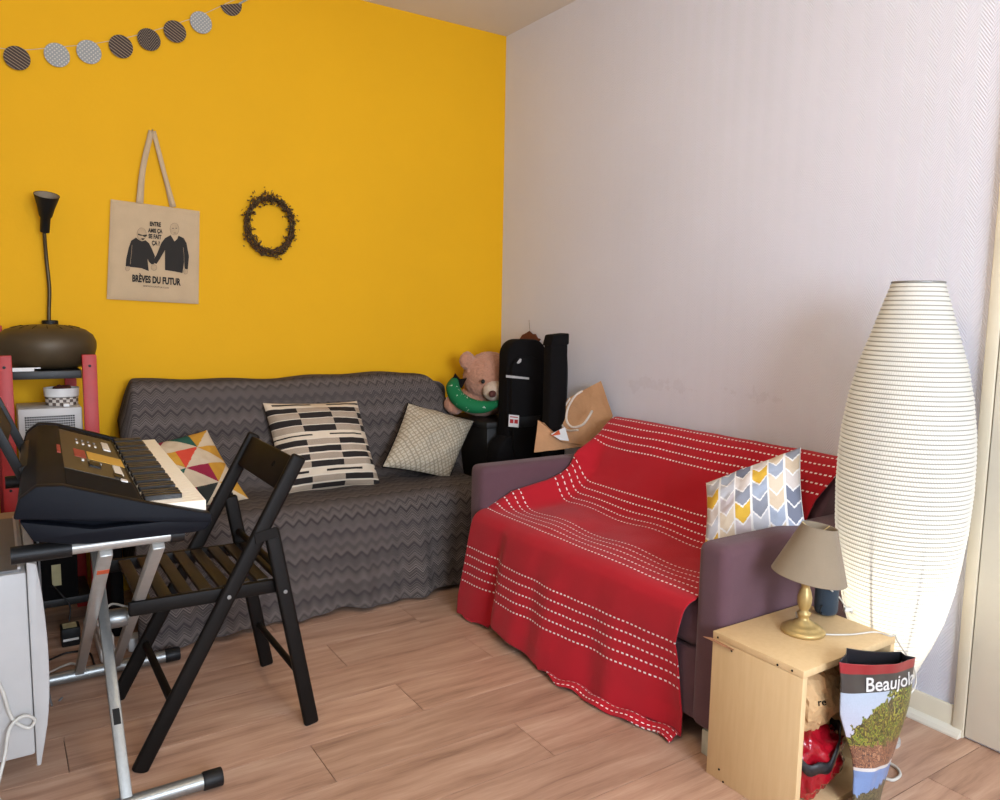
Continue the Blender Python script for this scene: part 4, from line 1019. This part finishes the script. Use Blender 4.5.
cord2 = [at_z(796, 612, BZ+.045), at_z(798, 621, BZ+.024), at_z(806, 630, BZ+.012), at_z(822, 634, bz_), at_z(850, 634.5, bz_), at_z(875, 632, bz_), at_z(890, 636, bz_), Vector((-.393, -2.456, BZ+.002)), Vector((-.375, -2.455, BZ-.02)), at_y(912, 664, -2.44), at_y(916, 680, -2.44), at_y(912, 692, -2.44), at_y(903, 696, -2.445), at_y(897, 690, -2.445)]
MB().tube(bez(cord2, 8), .0022, 8).build('cord', M_cable, tl, smooth=True)
# bottle-shaped speaker
sp = thing('bluetooth_speaker', 'dark blue-grey cylindrical speaker with a loop behind the table lamp', 'speaker', (-.413, -2.272, BZ+.0005))
SPc = Vector((-.413, -2.272, BZ+.0005))
M_spk = fabric('slate_speaker_mesh', (54, 66, 78), 1200, .05)
MB().lathe([(.001, .0), (.020, .0), (.027, .004), (.0305, .012), (.0305, .14), (.027, .15), (.018, .153), (.001, .153)], SPc, 32).build('speaker_body', M_spk, sp, smooth='auto')
MB().tube(bez([SPc+Vector((-.030, -.008, .03)), SPc+Vector((-.042, -.012, .026)), SPc+Vector((-.043, -.012, .012)), SPc+Vector((-.03, -.008, .010))], 6), .0018, 6).build('loop', M_black, sp, smooth=True)

# ------------------------------------------------------------------ floor lamp
FL = Vector((-.222, -2.352, 0))
flp = thing('floor_lamp', 'tall white woven cocoon floor lamp glowing beside the door', 'lamp', FL)
rz = [(.13, .046), (.16, .055), (.20, .066), (.25, .085), (.30, .106), (.38, .134), (.46, .152), (.53, .163), (.63, .174), (.735, .179), (.82, .178), (.89, .174), (.98, .161), (1.07, .140), (1.16, .109), (1.23, .086), (1.285, .067)]
zs = [a for a, b in rz]; rr = [b*.93 for a, b in rz]
N_RING = 96; prof = []
for i in range(N_RING*4+1):
    z = .13+(1.285-.13)*i/(N_RING*4); r_ = float(np.interp(z, zs, rr)); ph = (i % 4)
    prof.append((r_+(.0022 if ph in (1, 2) else (-.0008 if ph == 0 else .001)), z))
prof = [(float(np.mean([prof[max(0, min(len(prof)-1, k+d))][0] for d in (0,)])), z) for k, (r, z) in enumerate(prof)]
M_paper, t, b = newmat('woven_paper_shade', .8, 0, .2)
x_, y_, z_ = sep(t, coord(t))
ang = y_.op('ARCTAN2', x_)
zr = z_/((1.285-.13)/N_RING)
dots = ((ang*(150/(2*PI))+zr.floor()*.5).fract()-.5).abs().lt(.2)
gap = (zr-.8).fract().lt(.22)
cc_ = mix(t, dots*.5, L4((248, 247, 240)), L4((220, 216, 204)))
cc_ = mix(t, gap*.8, cc_, L4((150, 142, 124)))
t.links.new(cc_, b.inputs['Base Color'])
trl = t.nodes.new('ShaderNodeBsdfTranslucent'); t.links.new(cc_, trl.inputs[0]); mx = t.nodes.new('ShaderNodeMixShader'); mx.inputs[0].default_value = .45
t.links.new(b.outputs[0], mx.inputs[1]); t.links.new(trl.outputs[0], mx.inputs[2]); t.links.new(mx.outputs[0], t.nodes['Material Output'].inputs[0])
MB().lathe(prof, FL, 72, cap=False).build('woven_shade', M_paper, flp, smooth=True)
MB().tube([FL+Vector((.063*math.cos(2*PI*k/40), .063*math.sin(2*PI*k/40), 1.287)) for k in range(40)], .003, 8, closed=True).build('top_ring', M_steel, flp, smooth=True)
for k in range(8):
    a = 2*PI*(k+.5)/8+math.radians(-151)
    MB().tube([FL+Vector(((float(np.interp(z, zs, rr))-.006)*math.cos(a), (float(np.interp(z, zs, rr))-.006)*math.sin(a), z)) for z in np.linspace(.135, 1.283, 30)], .0035, 6).build('rib_wire', M_steel, flp, smooth=True)
MB().lathe([(.001, 0), (.045, 0), (.045, .012), (.012, .02), (.012, .28), (.018, .285), (.018, .32), (.001, .32)], FL, 28).build('base', M_white_metal, flp, smooth='auto')
for k in range(3):
    a = 2*PI*k/3; MB().tube([FL+Vector((.01*math.cos(a), .01*math.sin(a), .12)), FL+Vector((.046*math.cos(a), .046*math.sin(a), .132))], .003, 6).build('shade_support', M_steel, flp)
m_, t, b = newmat('lit_bulb', .3); b.inputs['Emission Color'].default_value = (1, .86, .62, 1); b.inputs['Emission Strength'].default_value = 12
MB().lathe([(.013, .32), (.014, .34), (.026, .37), (.030, .395), (.024, .418), (.001, .428)], FL, 20).build('bulb', m_, flp, smooth=True)
lamp('floor_lamp_bulb_light', 'POINT', FL+Vector((0, 0, .47)), FLOOR_LAMP_POWER, (1, .95, .86), shadow_soft_size=.03)

# ------------------------------------------------------------------ bags in and before the box
M_print = vcol('glossy_bag_print', .28, .5, 300, 0)
bj = thing('shopping_bag', 'glossy shopping bag printed with a vineyard photo leaning on the box', 'bag', (-.57, -2.51, 0))
YF = -2.505
Ledge = [(839, 662), (839.5, 690), (841, 715), (846, 738), (852, 757), (854, 777), (852, 800), (850, 830)]
Redge = [(915, 657), (912.5, 680), (908, 702), (902, 725), (895, 747), (887, 767), (878, 793), (870, 830)]
def edge_at(Ed, t): 
    k = t*(len(Ed)-1); i = min(int(k), len(Ed)-2); f_ = k-i; return (Ed[i][0]*(1-f_)+Ed[i+1][0]*f_, Ed[i][1]*(1-f_)+Ed[i+1][1]*f_)
nr, nc = 170, 140
def bag_pt(s_, t_, dy):
    l, r = edge_at(Ledge, t_), edge_at(Redge, t_)
    x, y = l[0]+(r[0]-l[0])*s_, l[1]+(r[1]-l[1])*s_+1.5*math.sin(s_*PI)*(1-t_)
    p = at_y(x, y, YF)
    bulge = math.sin(PI*min(1, max(0, s_)))**.6
    p.y += dy-.022*bulge*(1 if dy == 0 else -.0)+.006*nz(s_*4, t_*5, 2)
    return p
def vine(s_, t_):
    # colours of the printed picture by position (flat print)
    n1 = .6*nz(s_*11, t_*17, 1)+.6*nz(s_*27, t_*42, 4)
    if t_ < .055: return (150, 26, 36)
    if t_ < .155: return (58, 56, 54)
    if t_ < .64:
        q = (t_-.155)/.485; hor = .60-.75*s_**.75
        if q < hor-.05+.16*n1: return (176+int(30*q), 190, 206)
        if q < .68+.12*n1: 
            c = [(62, 80, 28), (112, 128, 42), (160, 154, 56), (84, 70, 36), (46, 54, 24), (130, 112, 50)]
            return c[int((n1+1)*9) % 6]
        c = [(110, 68, 50), (150, 104, 78), (84, 52, 44), (176, 130, 98)]
        return c[int((n1+1)*6) % 4]
    if t_ < .665: return (214, 210, 206)
    q = (t_-.665)/.335
    if q < .34+.25*(.5-s_)+.1*n1: return (118, 144, 190)
    c = [(92, 84, 60), (66, 60, 46), (112, 104, 72)]
    return c[int((n1+1)*6) % 3]
front = np.array([[list(bag_pt(j/(nc-1), i/(nr-1), 0)) for j in range(nc)] for i in range(nr)])
front[:, :, 2] = np.maximum(front[:, :, 2], .003)
cols = [lin(vine((j+.5)/(nc-1), (i+.5)/(nr-1))) for i in range(nr-1) for j in range(nc-1)]
surf('printed_front', front, M_print, bj, cols=cols, solid=.001)
back = front.copy(); back[:, :, 0] += .085*np.linspace(1, 0, nc)[None, :]; back[:, :, 1] = np.minimum(YF+.036, -2.464); back[:, :, 2] = np.maximum(back[:, :, 2], .003)
lift = np.linspace(1, 0, nr)[:, None]; back[:, :, 2] += np.clip(lift-.9, 0, 1)*.0
M_blackgloss = plain('black_coated_bag', (40, 40, 44), .3, bstr=.05)
surf('bag_back', back, M_blackgloss, bj, solid=.001)
for jj in (0, -1):
    sd = np.stack([front[:, jj], (front[:, jj]+back[:, jj])/2+np.array([.012 if jj == 0 else -.012, 0, 0]), back[:, jj]], 1)
    surf('bag_gusset', sd, M_blackgloss, bj, solid=.001)
M_redcoat = plain('red_coated_bag', (158, 22, 34), .25, bstr=.05)
vs, fs = text_mesh('Beaujola', 1, .012)
X = max(v.x for v in vs); x_ = min(v.x for v in vs)
M_wp = plain('white_print', (238, 236, 232), .4, bstr=0)
def bt(v):
    u_ = (v.x-x_)/(X-x_); s_ = .27+u_*.71
    t_ = .145-(v.y/.72)*.078
    if s_ <= .985: p = bag_pt(s_, t_, 0); return p+Vector((0, -.0016, 0))
    p = bag_pt(.985, t_, 0); return p+Vector((.0016, (s_-.985)*.25-.0016, 0))
MB().add([bt(v) for v in vs], fs).build('lettering', M_wp, bj)
# crumpled brown paper bag inside the box
def blob(c, r, seed, amp, n_=26, freq=3):
    m_ = MB().sphere((0, 0, 0), 1, n_)
    out = []
    for p in m_.v:
        q = p.normalized(); d = 1+amp*(nz(q.x*freq+seed, q.y*freq, q.z*freq)+.6*abs(nz(q.x*freq*2.3, q.y*freq*2.3+seed, q.z*freq*2.3))+.3*abs(nz(q.x*freq*5, q.y*freq*5+seed, q.z*freq*5)))
        out.append(Vector(c)+Vector((q.x*r[0]*d, q.y*r[1]*d, q.z*r[2]*d)))
    m_.v = out; return m_
pbag = thing('crumpled_bag', 'crumpled brown paper bag with printed letters inside the box', 'bag', (-.655, -2.36, .19))
m_ = blob((-.65, -2.395, .275), (.088, .055, .085), 4, .22, 44, 2.6)
m_.v = [Vector((max(p.x, BX0+BT+.003), min(max(p.y, BY0+.0), BY1-.02), min(p.z, BZ-BT-.002))) for p in m_.v]
cbag = m_.build('bag_body', plain('crumpled_kraft', (222, 180, 128), .75, var=.1, nscale=10, bstr=.5, bdist=.006), pbag)
bpy.context.view_layer.update()
def onto(o, px, py, gap=.0012):
    d = ray(px, py).normalized(); M_ = o.matrix_world.inverted(); a = M_ @ CAM
    ok, loc, nrm, idx = o.ray_cast(a, (M_.to_3x3() @ d).normalized()); 
    if not ok: return None
    return o.matrix_world @ loc-d*gap
def text_on(o, txt, x0, y0, sc, tilt, mat_, parent):
    vs, fs = text_mesh(txt, 1, .02); out = []
    for v in vs:
        a = v.x*sc; b = -v.y*sc; p = onto(o, x0+a*math.cos(tilt)-b*math.sin(tilt), y0+a*math.sin(tilt)+b*math.cos(tilt))
        if p is None: return
        out.append(p)
    MB().add(out, fs).build('lettering', mat_, parent)
text_on(cbag, 're', 818, 706, 10, -.12, M_black_matt, pbag)
rbag = thing('red_bag', 'shiny red and black coated bag stuffed into the box', 'bag', (-.63, -2.38, BT))
m_ = blob((-.645, -2.40, .112), (.098, .055, .084), 9, .30, 56, 3.6)
m_.v = [Vector((max(p.x, BX0+BT+.003), min(max(p.y, BY0-.02), BY1-.02), max(min(p.z, .2), BT+.002))) for p in m_.v]
m_.build('bag_body', plain('glossy_red_coating', (176, 20, 36), .18, var=.12, nscale=20, bstr=.25, bdist=.004), rbag, smooth=True)
bd = MB()
rows_ = []
for i in range(2):
    r0 = []
    for k in range(30):
        a = PI+PI*k/29; r0.append(Vector((-.655+.097*math.cos(a), -2.40+.068*math.sin(a), .165+.03*math.cos(a*2+.6)-.028*i+.006*math.sin(a*9))))
    rows_.append(r0)
bd.grid(rows_); bd.v = [Vector((max(p.x, BX0+BT+.003), max(p.y, BY0-.03), p.z)) for p in bd.v]
o = bd.build('black_band', M_blackgloss, rbag, smooth=True); md = o.modifiers.new('thickness', 'SOLIDIFY'); md.thickness = .004
cable('cord', 'white cord loop lying on the floor behind the printed bag', [at_z(888, 762, .005), at_z(897, 768, .005), at_z(900, 775, .005), at_z(893, 780, .005), at_z(884, 778, .005)], .004, M_cable)
